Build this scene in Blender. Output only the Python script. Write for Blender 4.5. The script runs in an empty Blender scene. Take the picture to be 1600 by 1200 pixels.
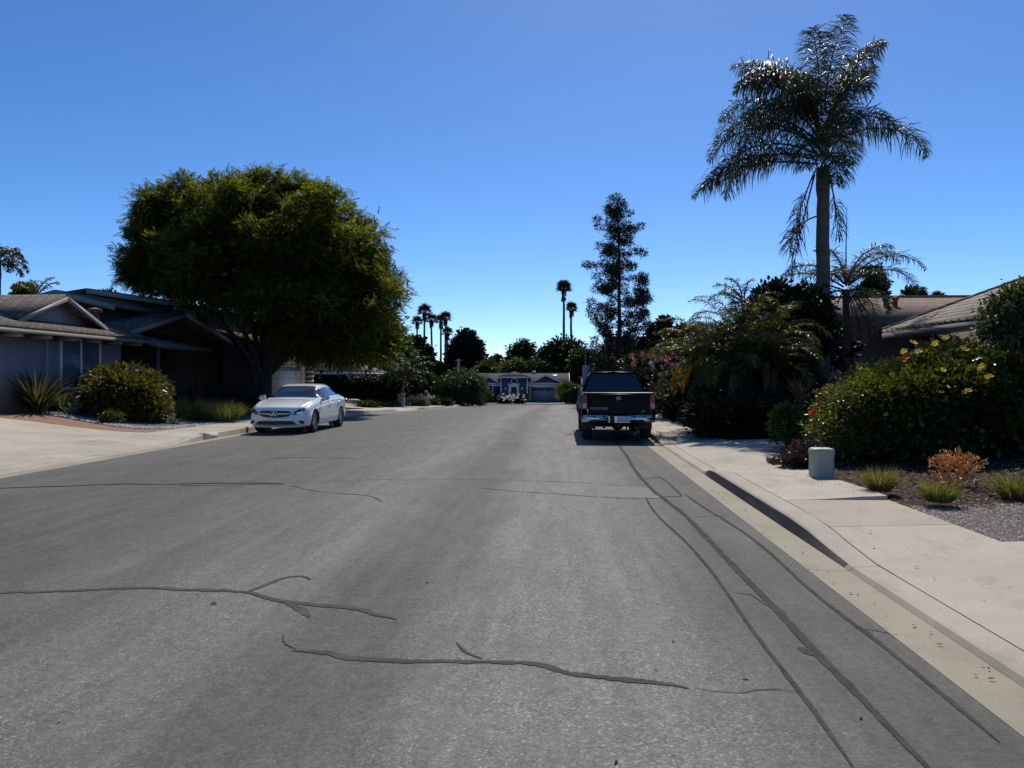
import bpy, math, random
import numpy as np
from mathutils import Vector, Matrix, Euler

rng = np.random.default_rng(11)
random.seed(5)
scene = bpy.context.scene
COL = scene.collection
PI = math.pi

# ------------------------------------------------------------------ camera maths (street runs along +Y, x to the right)
F = 1200.0
TH = math.atan(75 / 1200)
CT, ST = math.cos(TH), math.sin(TH)
EYE = 1.6


def P(px, py, Y):
    c = (px - 800) / F
    D = Y / (c * ST + CT)
    return np.array([D * (c * CT - ST), Y, EYE - (py - 591) / F * D])


def smooth(a, b, x):
    t = np.clip((np.asarray(x, float) - a) / (b - a), 0, 1)
    return t * t * (3 - 2 * t)


def gz(y):
    """height of the road: level near by, gently downhill farther on"""
    y = np.asarray(y, float)
    t = np.clip(y - 26, 0, None)
    z = np.where(t < 12, 0.026 * t * t / 24, 0.026 * (t - 6))
    zz = np.minimum(z, 1.80)
    return -zz


def lot(x, y):
    x = np.asarray(x, float); y = np.asarray(y, float)
    far = smooth(78, 84, y)
    l = 0.15 + 0.45 * smooth(0, 5.5, -10.8 - x) + 0.25 * smooth(0, 5.0, x - 3.95)
    return l * (1 - far) + 0.10 * far


def H(x, y):
    return gz(y) + lot(x, y)


def gnd(px, py):
    Y = 10.0
    for _ in range(60):
        z = float(gz(Y))
        D = (EYE - z) * F / (py - 591)
        c = (px - 800) / F
        Y = 0.5 * Y + 0.5 * D * (c * ST + CT)
    c = (px - 800) / F
    return np.array([D * (c * CT - ST), Y, z])


# ------------------------------------------------------------------ mesh builder
class MB:
    FIX = False

    def __init__(s):
        s.v = []; s.f = []; s.n = 0

    def add(s, V, Fc):
        V = np.asarray(V, float).reshape(-1, 3)
        s.v.append(V)
        for k in Fc:
            s.f.append(np.asarray(k, int).reshape(len(k) if np.ndim(k) > 1 else 1, -1) + s.n)
        s.n += len(V)

    def faces(s, V, lst):
        """list of polygons of mixed size"""
        d = {}
        for q in lst:
            d.setdefault(len(q), []).append(q)
        s.add(V, [np.array(a) for a in d.values()])

    def box(s, c, d, rz=0.0, taper=(1, 1)):
        cx, cy, cz = c; a, b, h = d[0] / 2, d[1] / 2, d[2] / 2
        tx, ty = taper
        V = np.array([[-a, -b, -h], [a, -b, -h], [a, b, -h], [-a, b, -h], [-a * tx, -b * ty, h], [a * tx, -b * ty, h], [a * tx, b * ty, h], [-a * tx, b * ty, h]])
        if rz:
            c_, s_ = math.cos(rz), math.sin(rz)
            V[:, :2] = V[:, :2] @ np.array([[c_, s_], [-s_, c_]])
        V += np.array([cx, cy, cz])
        s.add(V, [np.array([[3, 2, 1, 0], [4, 5, 6, 7], [0, 1, 5, 4], [1, 2, 6, 5], [2, 3, 7, 6], [3, 0, 4, 7]])])

    def box2(s, lo, hi):
        lo = np.array(lo, float); hi = np.array(hi, float)
        s.box((lo + hi) / 2, hi - lo)

    def bbox(s, c, d, r=0.02):
        """box with chamfered edges"""
        cx, cy, cz = c; a, b, h = d[0] / 2, d[1] / 2, d[2] / 2
        r = min(r, a * .9, b * .9, h * .9)
        ring = lambda a, b, z, r: [[-a + r, -b, z], [a - r, -b, z], [a, -b + r, z], [a, b - r, z], [a - r, b, z], [-a + r, b, z], [-a, b - r, z], [-a, -b + r, z]]
        V = ring(a - r, b - r, -h, r) + ring(a, b, -h + r, r) + ring(a, b, h - r, r) + ring(a - r, b - r, h, r)
        V = np.array(V) + np.array(c)
        fs = []
        for k in range(3):
            for i in range(8):
                j = (i + 1) % 8
                fs.append([k * 8 + i, k * 8 + j, k * 8 + 8 + j, k * 8 + 8 + i])
        s.faces(V, fs + [[7, 6, 5, 4, 3, 2, 1, 0], list(range(24, 32))])

    def tube(s, path, rad, n=8, cap=True):
        path = np.asarray(path, float); m = len(path)
        rad = np.full(m, rad, float) if np.ndim(rad) == 0 else np.asarray(rad, float)
        T = np.gradient(path, axis=0)
        T /= np.linalg.norm(T, axis=1)[:, None] + 1e-9
        ref = np.array([0.0, 0, 1]) if abs(T[0, 2]) < .9 else np.array([1.0, 0, 0])
        V = []
        u = np.cross(T[0], ref); u /= np.linalg.norm(u)
        ang = np.linspace(0, 2 * PI, n, endpoint=False)
        for i in range(m):
            u = u - T[i] * np.dot(u, T[i]); u /= np.linalg.norm(u) + 1e-9
            w = np.cross(T[i], u)
            V.append(path[i] + rad[i] * (np.cos(ang)[:, None] * u + np.sin(ang)[:, None] * w))
        V = np.concatenate(V)
        i = np.arange(m - 1)[:, None] * n; j = np.arange(n)[None, :]; k = (j + 1) % n
        Q = np.stack([i + j, i + k, i + n + k, i + n + j], -1).reshape(-1, 4)
        fs = [Q]
        if cap:
            fs += [np.array([np.arange(n)[::-1]]), np.array([np.arange(n) + (m - 1) * n])]
        s.add(V, fs)

    def lathe(s, prof, n=24, axis='z', c=(0, 0, 0)):
        prof = np.asarray(prof, float); m = len(prof)
        ang = np.linspace(0, 2 * PI, n, endpoint=False)
        r = prof[:, 0][:, None]; z = np.repeat(prof[:, 1][:, None], n, 1)
        X, Y = r * np.cos(ang), r * np.sin(ang)
        V = np.stack([X, Y, z], -1) if axis == 'z' else (np.stack([z, X, Y], -1) if axis == 'x' else np.stack([X, z, Y], -1))
        i = np.arange(m - 1)[:, None] * n; j = np.arange(n)[None, :]; k = (j + 1) % n
        Q = np.stack([i + j, i + k, i + n + k, i + n + j], -1).reshape(-1, 4)
        s.add(V.reshape(-1, 3) + np.array(c), [Q])

    def grid(s, V, mask=None, wrap=False):
        """V (n,m,3)"""
        n, m = V.shape[:2]
        idx = np.arange(n * m).reshape(n, m)
        Q = np.stack([idx[:-1, :-1], idx[1:, :-1], idx[1:, 1:], idx[:-1, 1:]], -1)
        Q = Q.reshape(-1, 4) if mask is None else Q[mask]
        if len(Q):
            used, inv = np.unique(Q, return_inverse=True)
            s.add(V.reshape(-1, 3)[used], [inv.reshape(-1, 4)])

    def prism(s, pts, vec):
        """polygon (k,3) extruded along vec"""
        pts = np.asarray(pts, float); k = len(pts); vec = np.asarray(vec, float)
        V = np.concatenate([pts, pts + vec])
        fs = [list(range(k))[::-1], list(range(k, 2 * k))] + [[i, (i + 1) % k, k + (i + 1) % k, k + i] for i in range(k)]
        s.faces(V, fs)

    def slab(s, quad, t):
        """thick sheet from a planar polygon, thickened along its normal (upwards)"""
        q = np.asarray(quad, float)
        nn = np.cross(q[1] - q[0], q[2] - q[0]); nn /= np.linalg.norm(nn)
        if nn[2] < 0: nn = -nn
        s.prism(q, nn * t)

    def build(s, name, mat, parent=None, smooth_=False, auto=None, fix=False):
        V = np.concatenate(s.v) if s.v else np.zeros((0, 3))
        off = np.zeros(3)
        p = parent
        while p is not None:
            off += np.array(p.location[:]) if p.get('_w') else 0
            p = p.parent
        V = V - off
        me = bpy.data.meshes.new(name)
        ls, starts, tot = [], [], 0
        for f in s.f:
            k = f.shape[1]
            ls.append(f.reshape(-1)); starts.append(np.arange(len(f)) * k + tot); tot += f.size
        me.vertices.add(len(V)); me.vertices.foreach_set('co', V.astype(np.float32).ravel())
        if ls:
            L = np.concatenate(ls).astype(np.int32); S = np.concatenate(starts).astype(np.int32)
            me.loops.add(len(L)); me.loops.foreach_set('vertex_index', L)
            me.polygons.add(len(S)); me.polygons.foreach_set('loop_start', S)
        me.update(calc_edges=True)
        me.validate()
        if (fix or MB.FIX) and len(me.polygons) < 40000:
            import bmesh
            bm = bmesh.new(); bm.from_mesh(me)
            bmesh.ops.recalc_face_normals(bm, faces=bm.faces[:])
            bm.to_mesh(me); bm.free()
        if smooth_:
            me.polygons.foreach_set('use_smooth', np.ones(len(me.polygons), bool))
        if auto is not None:
            me.set_sharp_from_angle(angle=math.radians(auto))
        if mat is not None:
            me.materials.append(mat)
        o = bpy.data.objects.new(name, me)
        COL.objects.link(o)
        if parent is not None:
            o.parent = parent
        return o


def tag(o, label=None, cat=None, group=None, kind=None):
    if label: o['label'] = label
    if cat: o['category'] = cat
    if group: o['group'] = group
    if kind: o['kind'] = kind
    return o


def thing(name, label, cat, loc=(0, 0, 0), group=None, rz=0.0, local=False):
    """an Empty at the thing's base; parts are given in world coordinates unless local"""
    o = bpy.data.objects.new(name, None)
    o.empty_display_size = .2
    COL.objects.link(o)
    o.location = [float(a) for a in loc]; o.rotation_euler = (0, 0, rz)
    if not local: o['_w'] = 1
    return tag(o, label, cat, group)


def copy_tree(o, parent=None):
    c = o.copy(); COL.objects.link(c)
    if parent is not None: c.parent = parent
    for ch in list(o.children):
        copy_tree(ch, c)
    return c


# ------------------------------------------------------------------ materials
def nodes_of(name):
    m = bpy.data.materials.new(name); m.use_nodes = True
    nt = m.node_tree; nt.nodes.clear()
    out = nt.nodes.new('ShaderNodeOutputMaterial')
    return m, nt, out


def N(nt, typ, **kw):
    n = nt.nodes.new(typ)
    for k, v in kw.items():
        if k.startswith('i_'):
            n.inputs[k[2:].replace('_', ' ')].default_value = v
        else:
            setattr(n, k, v)
    return n


def noise(nt, co, scale, detail=4, rough=.6):
    n = N(nt, 'ShaderNodeTexNoise'); n.inputs['Scale'].default_value = scale
    n.inputs['Detail'].default_value = detail; n.inputs['Roughness'].default_value = rough
    nt.links.new(co, n.inputs['Vector'])
    return n.outputs['Fac']


def ramp(nt, fac, stops):
    r = N(nt, 'ShaderNodeValToRGB'); e = r.color_ramp.elements
    while len(e) < len(stops): e.new(.5)
    for k, (p, c) in enumerate(stops):
        e[k].position = p
        e[k].color = (c, c, c, 1) if np.ndim(c) == 0 else (*c, 1)
    nt.links.new(fac, r.inputs['Fac'])
    return r.outputs['Color']


def mixc(nt, fac, a, b, mode='MIX'):
    m = N(nt, 'ShaderNodeMix', data_type='RGBA', blend_type=mode)
    def put(sock, v):
        if hasattr(v, 'links'): nt.links.new(v, sock)
        elif np.ndim(v) == 0: sock.default_value = v
        else: sock.default_value = (*v, 1) if len(v) == 3 else v
    put(m.inputs[0], fac); put(m.inputs[6], a); put(m.inputs[7], b)
    return m.outputs[2]


def mth(nt, op, a, b=0.0):
    m = N(nt, 'ShaderNodeMath', operation=op)
    for k, v in enumerate((a, b)):
        if hasattr(v, 'links'): nt.links.new(v, m.inputs[k])
        else: m.inputs[k].default_value = v
    return m.outputs[0]


def geo_pos(nt):
    return N(nt, 'ShaderNodeNewGeometry').outputs['Position']


def stretch(nt, co, s):
    m = N(nt, 'ShaderNodeMapping'); m.inputs['Scale'].default_value = s
    nt.links.new(co, m.inputs['Vector'])
    return m.outputs['Vector']


def bump(nt, h, strength, dist=.01):
    b = N(nt, 'ShaderNodeBump'); b.inputs['Strength'].default_value = strength; b.inputs['Distance'].default_value = dist
    nt.links.new(h, b.inputs['Height'])
    return b.outputs['Normal']


def obj_co(nt):
    return N(nt, 'ShaderNodeTexCoord').outputs['Object']


def pmat(name, col, rough=.6, var=.18, scale=3., bmp=0., bs=40., metal=0., spec=.5, coat=0., fine=0., st=(1, 1, 1)):
    m, nt, out = nodes_of(name)
    b = N(nt, 'ShaderNodeBsdfPrincipled')
    co = stretch(nt, obj_co(nt), st)
    c = col
    if var:
        f = noise(nt, co, scale, 5, .65)
        lo = tuple(x * (1 - var) for x in col); hi = tuple(min(1, x * (1 + var)) for x in col)
        c = ramp(nt, f, [(.3, lo), (.7, hi)])
        if fine:
            f2 = noise(nt, co, scale * 14, 3, .7)
            c = mixc(nt, 1.0, c, ramp(nt, f2, [(.3, 1 - fine), (.7, 1 + 0 * fine)]), 'MULTIPLY')
        nt.links.new(c, b.inputs['Base Color'])
    else:
        b.inputs['Base Color'].default_value = (*col, 1)
    b.inputs['Roughness'].default_value = rough; b.inputs['Metallic'].default_value = metal
    b.inputs['Specular IOR Level'].default_value = spec
    b.inputs['Coat Weight'].default_value = coat; b.inputs['Coat Roughness'].default_value = .04
    if bmp:
        nt.links.new(bump(nt, noise(nt, co, bs, 4), bmp), b.inputs['Normal'])
    nt.links.new(b.outputs[0], out.inputs[0])
    return m


def leafmat(name, stops, transl=.3, rough=.5, tcol=None, spec=.25):
    """leaf blades: each blade takes its own tint, some light comes through"""
    m, nt, out = nodes_of(name)
    g = N(nt, 'ShaderNodeNewGeometry')
    k = len(stops)
    c = ramp(nt, g.outputs['Random Per Island'], [((i + .5) / k, s) for i, s in enumerate(stops)])
    b = N(nt, 'ShaderNodeBsdfPrincipled'); b.inputs['Roughness'].default_value = rough
    b.inputs['Specular IOR Level'].default_value = spec
    nt.links.new(c, b.inputs['Base Color'])
    t = N(nt, 'ShaderNodeBsdfTranslucent')
    tc = mixc(nt, 1.0, c, tcol or (1.6, 1.5, .5), 'MULTIPLY')
    nt.links.new(tc, t.inputs['Color'])
    mx = N(nt, 'ShaderNodeMixShader'); mx.inputs[0].default_value = transl
    nt.links.new(b.outputs[0], mx.inputs[1]); nt.links.new(t.outputs[0], mx.inputs[2])
    nt.links.new(mx.outputs[0], out.inputs[0])
    return m


# ------------------------------------------------------------------ vegetation
def unit(v):
    return v / (np.linalg.norm(v, axis=-1, keepdims=True) + 1e-9)


def blades(mb, C, D, L, W, fold=.25, up=None):
    """leaf-shaped blades: base C, direction D, length L, half width W; two triangles folded on the midrib"""
    n = len(C)
    L = np.broadcast_to(np.asarray(L, float), (n,))[:, None]; W = np.broadcast_to(np.asarray(W, float), (n,))[:, None]
    D = unit(D)
    R = rng.normal(size=(n, 3)) if up is None else up
    S = unit(np.cross(D, R)); Nn = np.cross(S, D)
    mid = C + D * L * .45
    V = np.stack([C, mid + S * W + Nn * W * fold, C + D * L, mid - S * W + Nn * W * fold], 1).reshape(-1, 3)
    b = np.arange(n)[:, None] * 4
    mb.add(V, [np.concatenate([b + np.array([[0, 1, 2]]), b + np.array([[0, 2, 3]])])])


UPB = 1.0


def foliage(mb, lobes, nclump, nleaf, cr, L, W, droop=.2, shell=(.55, 1.0), low=-.6, flat=.75, out=.8, lv=.35, up=None):
    """lobes: rows (x,y,z,rx,ry,rz). Clumps of blades lie through the outer part of each lobe."""
    for lb in lobes:
        c = np.array(lb[:3]); r = np.array(lb[3:6])
        d = unit(rng.normal(size=(int(nclump * 2.2), 3)))
        d = d[d[:, 2] > low][:nclump]
        cc = c + d * r * rng.uniform(shell[0], shell[1], (len(d), 1))
        off = rng.normal(size=(len(d), nleaf, 3)) * cr * np.array([1, 1, flat])
        C = (cc[:, None] + off).reshape(-1, 3)
        o = np.repeat(d, nleaf, 0)
        D = unit(off).reshape(-1, 3) * .7 + o * out + rng.normal(size=C.shape) * .45
        D[:, 2] -= droop
        n = len(C)
        l = L * rng.uniform(1 - lv, 1 + lv, n)
        u = rng.normal(size=(n, 3)) + np.array([0, 0, UPB])
        blades(mb, C, D, l, W * l / L, up=u)


def shell_lobes(c, r, n, lr, low=-.35, squash=.8, jit=.12):
    """n lobes of radius about lr spread over an ellipsoid (golden spiral)"""
    out = []
    k = 0
    for i in range(n * 3):
        z = 1 - 2 * (i + .5) / (n * 1.35)
        if z < low: break
        a = i * 2.39996 + random.uniform(-.3, .3)
        q = math.sqrt(max(0, 1 - z * z))
        d = np.array([q * math.cos(a), q * math.sin(a), z])
        s = 1 + random.uniform(-jit, jit)
        p = np.array(c) + d * (np.array(r) - lr * .75) * s
        k_ = lr * random.uniform(.75, 1.25)
        out.append([*p, k_, k_, k_ * squash])
    return out


def wobble_path(a, b, n, amp):
    a = np.array(a, float); b = np.array(b, float)
    t = np.linspace(0, 1, n)[:, None]
    p = a + (b - a) * t
    w = np.cumsum(rng.normal(size=(n, 3)), 0) * amp
    w -= w[0] + (w[-1] - w[0]) * t
    return p + w


def frond(mr, ml, base, az, el, length, bend, nl=40, ll=.5, lw=.018, plume=.5, droop=.5, start=.15, r0=.02, twist=0.0, vshape=.3, bias=0.0):
    """one feather palm frond: arching rachis with drooping leaflets"""
    m = 14
    p = np.array(base, float); pts = [p.copy()]; tang = []
    e = el
    for i in range(m):
        d = np.array([math.cos(e) * math.sin(az), math.cos(e) * math.cos(az), math.sin(e)])
        tang.append(d); p = p + d * length / m; pts.append(p.copy())
        e -= bend / m * (.5 + 1.0 * i / m)
        az += twist / m
    pts = np.array(pts); tang.append(tang[-1]); tang = np.array(tang)
    mr.tube(pts, np.linspace(r0, r0 * .2, m + 1), 5)
    t = np.linspace(start, .99, nl)
    f = t * m; i = np.minimum(f.astype(int), m - 1); w = (f - i)[:, None]
    C = pts[i] * (1 - w) + pts[i + 1] * w; T = unit(tang[i] * (1 - w) + tang[np.minimum(i + 1, m)] * w)
    S = unit(np.cross(T, np.array([0, 0, 1.0])) + 1e-6); U = np.cross(S, T)
    prof = np.sin(np.clip((t - start) / (1 - start) * .93 + .07, 0, 1) * PI) ** .55
    for sgn in (-1, 1):
        k = rng.normal(size=(nl, 1)) * plume
        D = unit(S * sgn + T * .55 + U * (vshape + k) + rng.normal(size=(nl, 3)) * .08)
        L = (ll * prof * rng.uniform(.8, 1.1, nl))[:, None]
        g = np.array([0, 0, -1.0])
        D2 = unit(D + g * droop * rng.uniform(.6, 1.4, (nl, 1)))
        D3 = unit(D2 + g * droop * 1.3)
        Wd = unit(np.cross(D, U * .6 + rng.normal(size=(nl, 3)) * .5)) * lw
        a = C; b = a + D * L * .34; c = b + D2 * L * .36; d = c + D3 * L * .32
        V = np.stack([a - Wd * .4, a + Wd * .4, b - Wd, b + Wd, c - Wd * .8, c + Wd * .8, d], 1).reshape(-1, 3)
        q = np.arange(nl)[:, None] * 7
        ml.add(V, [np.concatenate([q + np.array([[0, 1, 3, 2]]), q + np.array([[2, 3, 5, 4]])]), q + np.array([[4, 5, 6]])])
    return pts


def fan_leaf(mb, base, d, pet, rad, nseg=14, spread=2.1, w=.05):
    """one fan palm leaf: petiole and a fan of pointed segments"""
    d = unit(np.array(d, float)); hub = np.array(base) + d * pet
    mb.tube(np.array([base, (np.array(base) + hub) / 2 + [0, 0, .03], hub]), .02, 4)
    s = unit(np.cross(d, [0.05, .02, 1.0])); u = np.cross(s, d)
    a = np.linspace(-spread, spread, nseg)
    D = np.cos(a)[:, None] * d + np.sin(a)[:, None] * s + rng.normal(size=(nseg, 3)) * .1 + u * .1
    D[:, 2] -= .2 * rng.uniform(.3, 1.2, nseg)
    C = np.repeat(hub[None], nseg, 0)
    blades(mb, C, D, rad * rng.uniform(.8, 1.05, nseg), w * rad, fold=.2, up=np.repeat(u[None], nseg, 0))


def spikes(mb, c, n, L, W, el=(.5, 1.4), bend=.4, r=.05):
    """rosette of strap leaves arching outwards"""
    for i in range(n):
        az = random.uniform(0, 2 * PI); e = random.uniform(*el); l = L * random.uniform(.7, 1.1)
        p = np.array(c, float) + np.array([math.sin(az), math.cos(az), 0]) * r * random.random()
        side = np.array([math.cos(az), -math.sin(az), 0.])
        V = []
        for k in range(5):
            t = k / 4
            w = W * (1 - t) ** .6 * (.6 + 1.2 * min(t, .4)) if k < 4 else .002
            V += [p - side * w, p + side * w]
            d = np.array([math.cos(e) * math.sin(az), math.cos(e) * math.cos(az), math.sin(e)])
            p = p + d * l / 4; e -= bend / 4 * random.uniform(.6, 1.5)
        mb.add(np.array(V), [np.array([[2 * k, 2 * k + 1, 2 * k + 3, 2 * k + 2] for k in range(4)])])


def tuft(mb, c, n, r, h, w=.006):
    """grass tuft"""
    az = rng.uniform(0, 2 * PI, n); q = np.sqrt(rng.uniform(0, 1, n)) * r * .45
    C = np.stack([c[0] + q * np.cos(az), c[1] + q * np.sin(az), np.full(n, c[2])], -1)
    lean = rng.uniform(.1, 1.0, n)[:, None]
    D = unit(np.stack([np.cos(az), np.sin(az), np.zeros(n)], -1) * lean + np.array([0, 0, 1.0]) + rng.normal(size=(n, 3)) * .15)
    L = (h * rng.uniform(.6, 1.15, n))[:, None]
    mid = C + D * L * .55
    tip = mid + unit(D + np.array([0, 0, -.7]) * lean) * L * .5
    S = unit(np.cross(D, rng.normal(size=(n, 3)))) * w
    V = np.stack([C - S, C + S, mid - S * .8, mid + S * .8, tip], 1).reshape(-1, 3)
    b = np.arange(n)[:, None] * 5
    mb.add(V, [b + np.array([[0, 1, 3, 2]]), b + np.array([[2, 3, 4]])])


def pchip(xs, ys, x):
    """monotone cubic through (xs, ys); ys may have columns"""
    xs = np.asarray(xs, float); ys = np.asarray(ys, float); x = np.asarray(x, float)
    one = ys.ndim == 1
    if one: ys = ys[:, None]
    h = np.diff(xs)[:, None]; dl = np.diff(ys, axis=0) / h
    m = np.zeros_like(ys)
    a, b = dl[:-1], dl[1:]
    with np.errstate(divide='ignore', invalid='ignore'):
        m[1:-1] = np.where(a * b > 0, 2 * a * b / (a + b), 0)
    m[0], m[-1] = dl[0], dl[-1]
    i = np.clip(np.searchsorted(xs, x, side='right') - 1, 0, len(xs) - 2)
    t = ((x - xs[i]) / h[i, 0])[:, None]; hh = h[i]
    r = (2 * t**3 - 3 * t**2 + 1) * ys[i] + (t**3 - 2 * t**2 + t) * hh * m[i] + (-2 * t**3 + 3 * t**2) * ys[i + 1] + (t**3 - t**2) * hh * m[i + 1]
    return r[:, 0] if one else r


def text_mesh(name, body, size, depth, mat, parent, loc, rot, align='LEFT'):
    cu = bpy.data.curves.new(name, 'FONT'); cu.body = body; cu.size = size; cu.extrude = depth; cu.align_x = align
    cu.resolution_u = 2
    tmp = bpy.data.objects.new(name, cu); COL.objects.link(tmp)
    bpy.context.view_layer.update()
    dg = bpy.context.evaluated_depsgraph_get()
    me = bpy.data.meshes.new_from_object(tmp.evaluated_get(dg))
    bpy.data.objects.remove(tmp)
    M = Matrix.Translation(loc) @ Euler(rot).to_matrix().to_4x4()
    me.transform(M)
    me.materials.clear(); me.materials.append(mat)
    me.name = name
    o = bpy.data.objects.new(name, me); COL.objects.link(o); o.parent = parent
    return o
# ------------------------------------------------------------------ light, sky, camera
SUN_EL, SUN_AZ = math.radians(48), math.radians(9)
w = bpy.data.worlds.new("World"); scene.world = w; w.use_nodes = True
wn = w.node_tree; wn.nodes.clear()
sky = wn.nodes.new('ShaderNodeTexSky'); sky.sky_type = 'NISHITA'; sky.sun_disc = False
sky.sun_elevation = SUN_EL; sky.sun_rotation = SUN_AZ
sky.air_density = .55; sky.dust_density = .16; sky.ozone_density = 4.0; sky.altitude = 0
bg = wn.nodes.new('ShaderNodeBackground'); bg.inputs[1].default_value = 0.15
wo = wn.nodes.new('ShaderNodeOutputWorld')
hs = wn.nodes.new('ShaderNodeHueSaturation'); hs.inputs['Saturation'].default_value = 1.2   # the sky's own colour, as this camera saw it
wn.links.new(sky.outputs[0], hs.inputs['Color'])
tn = mixc(wn, 1.0, hs.outputs[0], (1.0, .995, 1.02), 'MULTIPLY')
wn.links.new(tn, bg.inputs[0]); wn.links.new(bg.outputs[0], wo.inputs[0])
sl = bpy.data.lights.new('sun', 'SUN'); sl.energy = 4.3; sl.angle = math.radians(.53); sl.color = (1.0, .935, .82)
so = bpy.data.objects.new('sun', sl); COL.objects.link(so)
sdir = Vector((math.sin(SUN_AZ) * math.cos(SUN_EL), math.cos(SUN_AZ) * math.cos(SUN_EL), math.sin(SUN_EL)))
so.rotation_euler = sdir.to_track_quat('Z', 'Y').to_euler(); so.location = (0, 0, 60)
cam = bpy.data.cameras.new('camera'); co_ = bpy.data.objects.new('camera', cam); COL.objects.link(co_)
cam.sensor_width = 36; cam.lens = F / 1600 * 36; cam.clip_end = 4000; cam.clip_start = .05
cam.shift_y = -9 / 1600
co_.location = (0, 0, EYE); co_.rotation_euler = (PI / 2, 0, TH)
scene.camera = co_
scene.view_settings.view_transform = 'Standard'; scene.view_settings.look = 'None'
scene.view_settings.exposure = 0; scene.view_settings.gamma = 1
scene.cycles.max_bounces = 6; scene.cycles.diffuse_bounces = 3; scene.cycles.glossy_bounces = 3
scene.cycles.transmission_bounces = 3; scene.cycles.transparent_max_bounces = 4
scene.cycles.use_denoising = True
scene.cycles.sample_clamp_indirect = 8; scene.cycles.caustics_reflective = False; scene.cycles.caustics_refractive = False


# ------------------------------------------------------------------ surface materials
def asphalt():
    m, nt, out = nodes_of('asphalt')
    pos = geo_pos(nt)
    sep = N(nt, 'ShaderNodeSeparateXYZ'); nt.links.new(pos, sep.inputs[0])
    # wheel tracks along the street, wavering
    wob = noise(nt, stretch(nt, pos, (.5, .18, 1)), 1.0, 4)
    xx = mth(nt, 'ADD', sep.outputs[0], mth(nt, 'MULTIPLY', mth(nt, 'SUBTRACT', wob, .5), 1.5))
    xn = mth(nt, 'DIVIDE', mth(nt, 'ADD', xx, 9.0), 11.2)
    q = lambda x: (x + 9.0) / 11.2
    g = lambda v: (v * .99, v * .95, v * .835)
    lane = ramp(nt, xn, [(q(-8.8), g(.128)), (q(-7.2), g(.102)), (q(-4.6), g(.104)), (q(-3.2), g(.130)), (q(-2.2), g(.168)), (q(-1.5), g(.108)), (q(-1.1), g(.108)),
                         (q(-.5), g(.182)), (q(.5), g(.182)), (q(1.05), g(.128)), (q(1.35), g(.100)), (q(2.0), g(.106))])
    worn = ramp(nt, xn, [(q(-8), .25), (q(-4.5), .15), (q(-2.4), .8), (q(-1.3), .35), (q(-.4), 1.0), (q(.8), .9), (q(1.3), .05), (q(2.1), .05)])
    pat = noise(nt, stretch(nt, pos, (2.2, .7, 1)), 1.0, 7, .72)
    c = mixc(nt, 1.0, lane, ramp(nt, pat, [(.25, .74), (.5, 1.0), (.75, 1.25)]), 'MULTIPLY')
    med = noise(nt, pos, 11, 5, .75)
    c = mixc(nt, 1.0, c, ramp(nt, med, [(.3, .80), (.7, 1.20)]), 'MULTIPLY')
    mott = noise(nt, pos, 32, 4, .8)
    c = mixc(nt, 1.0, c, ramp(nt, mott, [(.32, .80), (.68, 1.22)]), 'MULTIPLY')
    strk = noise(nt, stretch(nt, pos, (5.0, .22, 1)), 1.0, 6, .7)
    c = mixc(nt, 1.0, c, ramp(nt, strk, [(.3, .86), (.7, 1.15)]), 'MULTIPLY')
    # exposed aggregate: pale and dark grains where the binder has worn off
    vor = N(nt, 'ShaderNodeTexVoronoi'); vor.inputs['Scale'].default_value = 95; nt.links.new(pos, vor.inputs['Vector'])
    grain = N(nt, 'ShaderNodeSeparateColor'); nt.links.new(vor.outputs['Color'], grain.inputs[0])
    gr = ramp(nt, grain.outputs[0], [(0, .55), (.35, .9), (.75, 1.08), (.9, 1.5), (1, 2.3)])
    amt = mth(nt, 'MULTIPLY', mth(nt, 'ADD', mth(nt, 'MULTIPLY', worn, .72), .28), ramp(nt, noise(nt, stretch(nt, pos, (1.5, .8, 1)), 1.6, 6, .7), [(.35, .35), (.65, 1.0)]))
    c = mixc(nt, amt, c, mixc(nt, 1.0, c, gr, 'MULTIPLY'))
    spot = noise(nt, pos, 34, 2, .5)
    spark = mth(nt, 'MULTIPLY', ramp(nt, spot, [(.70, 0.0), (.74, 1.0)]), worn)
    c = mixc(nt, mth(nt, 'MULTIPLY', spark, .55), c, (.42, .41, .39))
    # oil drips and stains
    st = noise(nt, stretch(nt, pos, (1, .35, 1)), .7, 3)
    c = mixc(nt, 1.0, c, ramp(nt, st, [(.30, .82), (.45, 1.0)]), 'MULTIPLY')
    b = N(nt, 'ShaderNodeBsdfPrincipled'); b.inputs['Roughness'].default_value = .82; b.inputs['Specular IOR Level'].default_value = .25
    nt.links.new(c, b.inputs['Base Color'])
    hgt = mth(nt, 'ADD', mth(nt, 'MULTIPLY', grain.outputs[1], .5), noise(nt, pos, 60, 3))
    nt.links.new(bump(nt, hgt, .55, .006), b.inputs['Normal'])
    nt.links.new(b.outputs[0], out.inputs[0])
    return m


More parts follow.
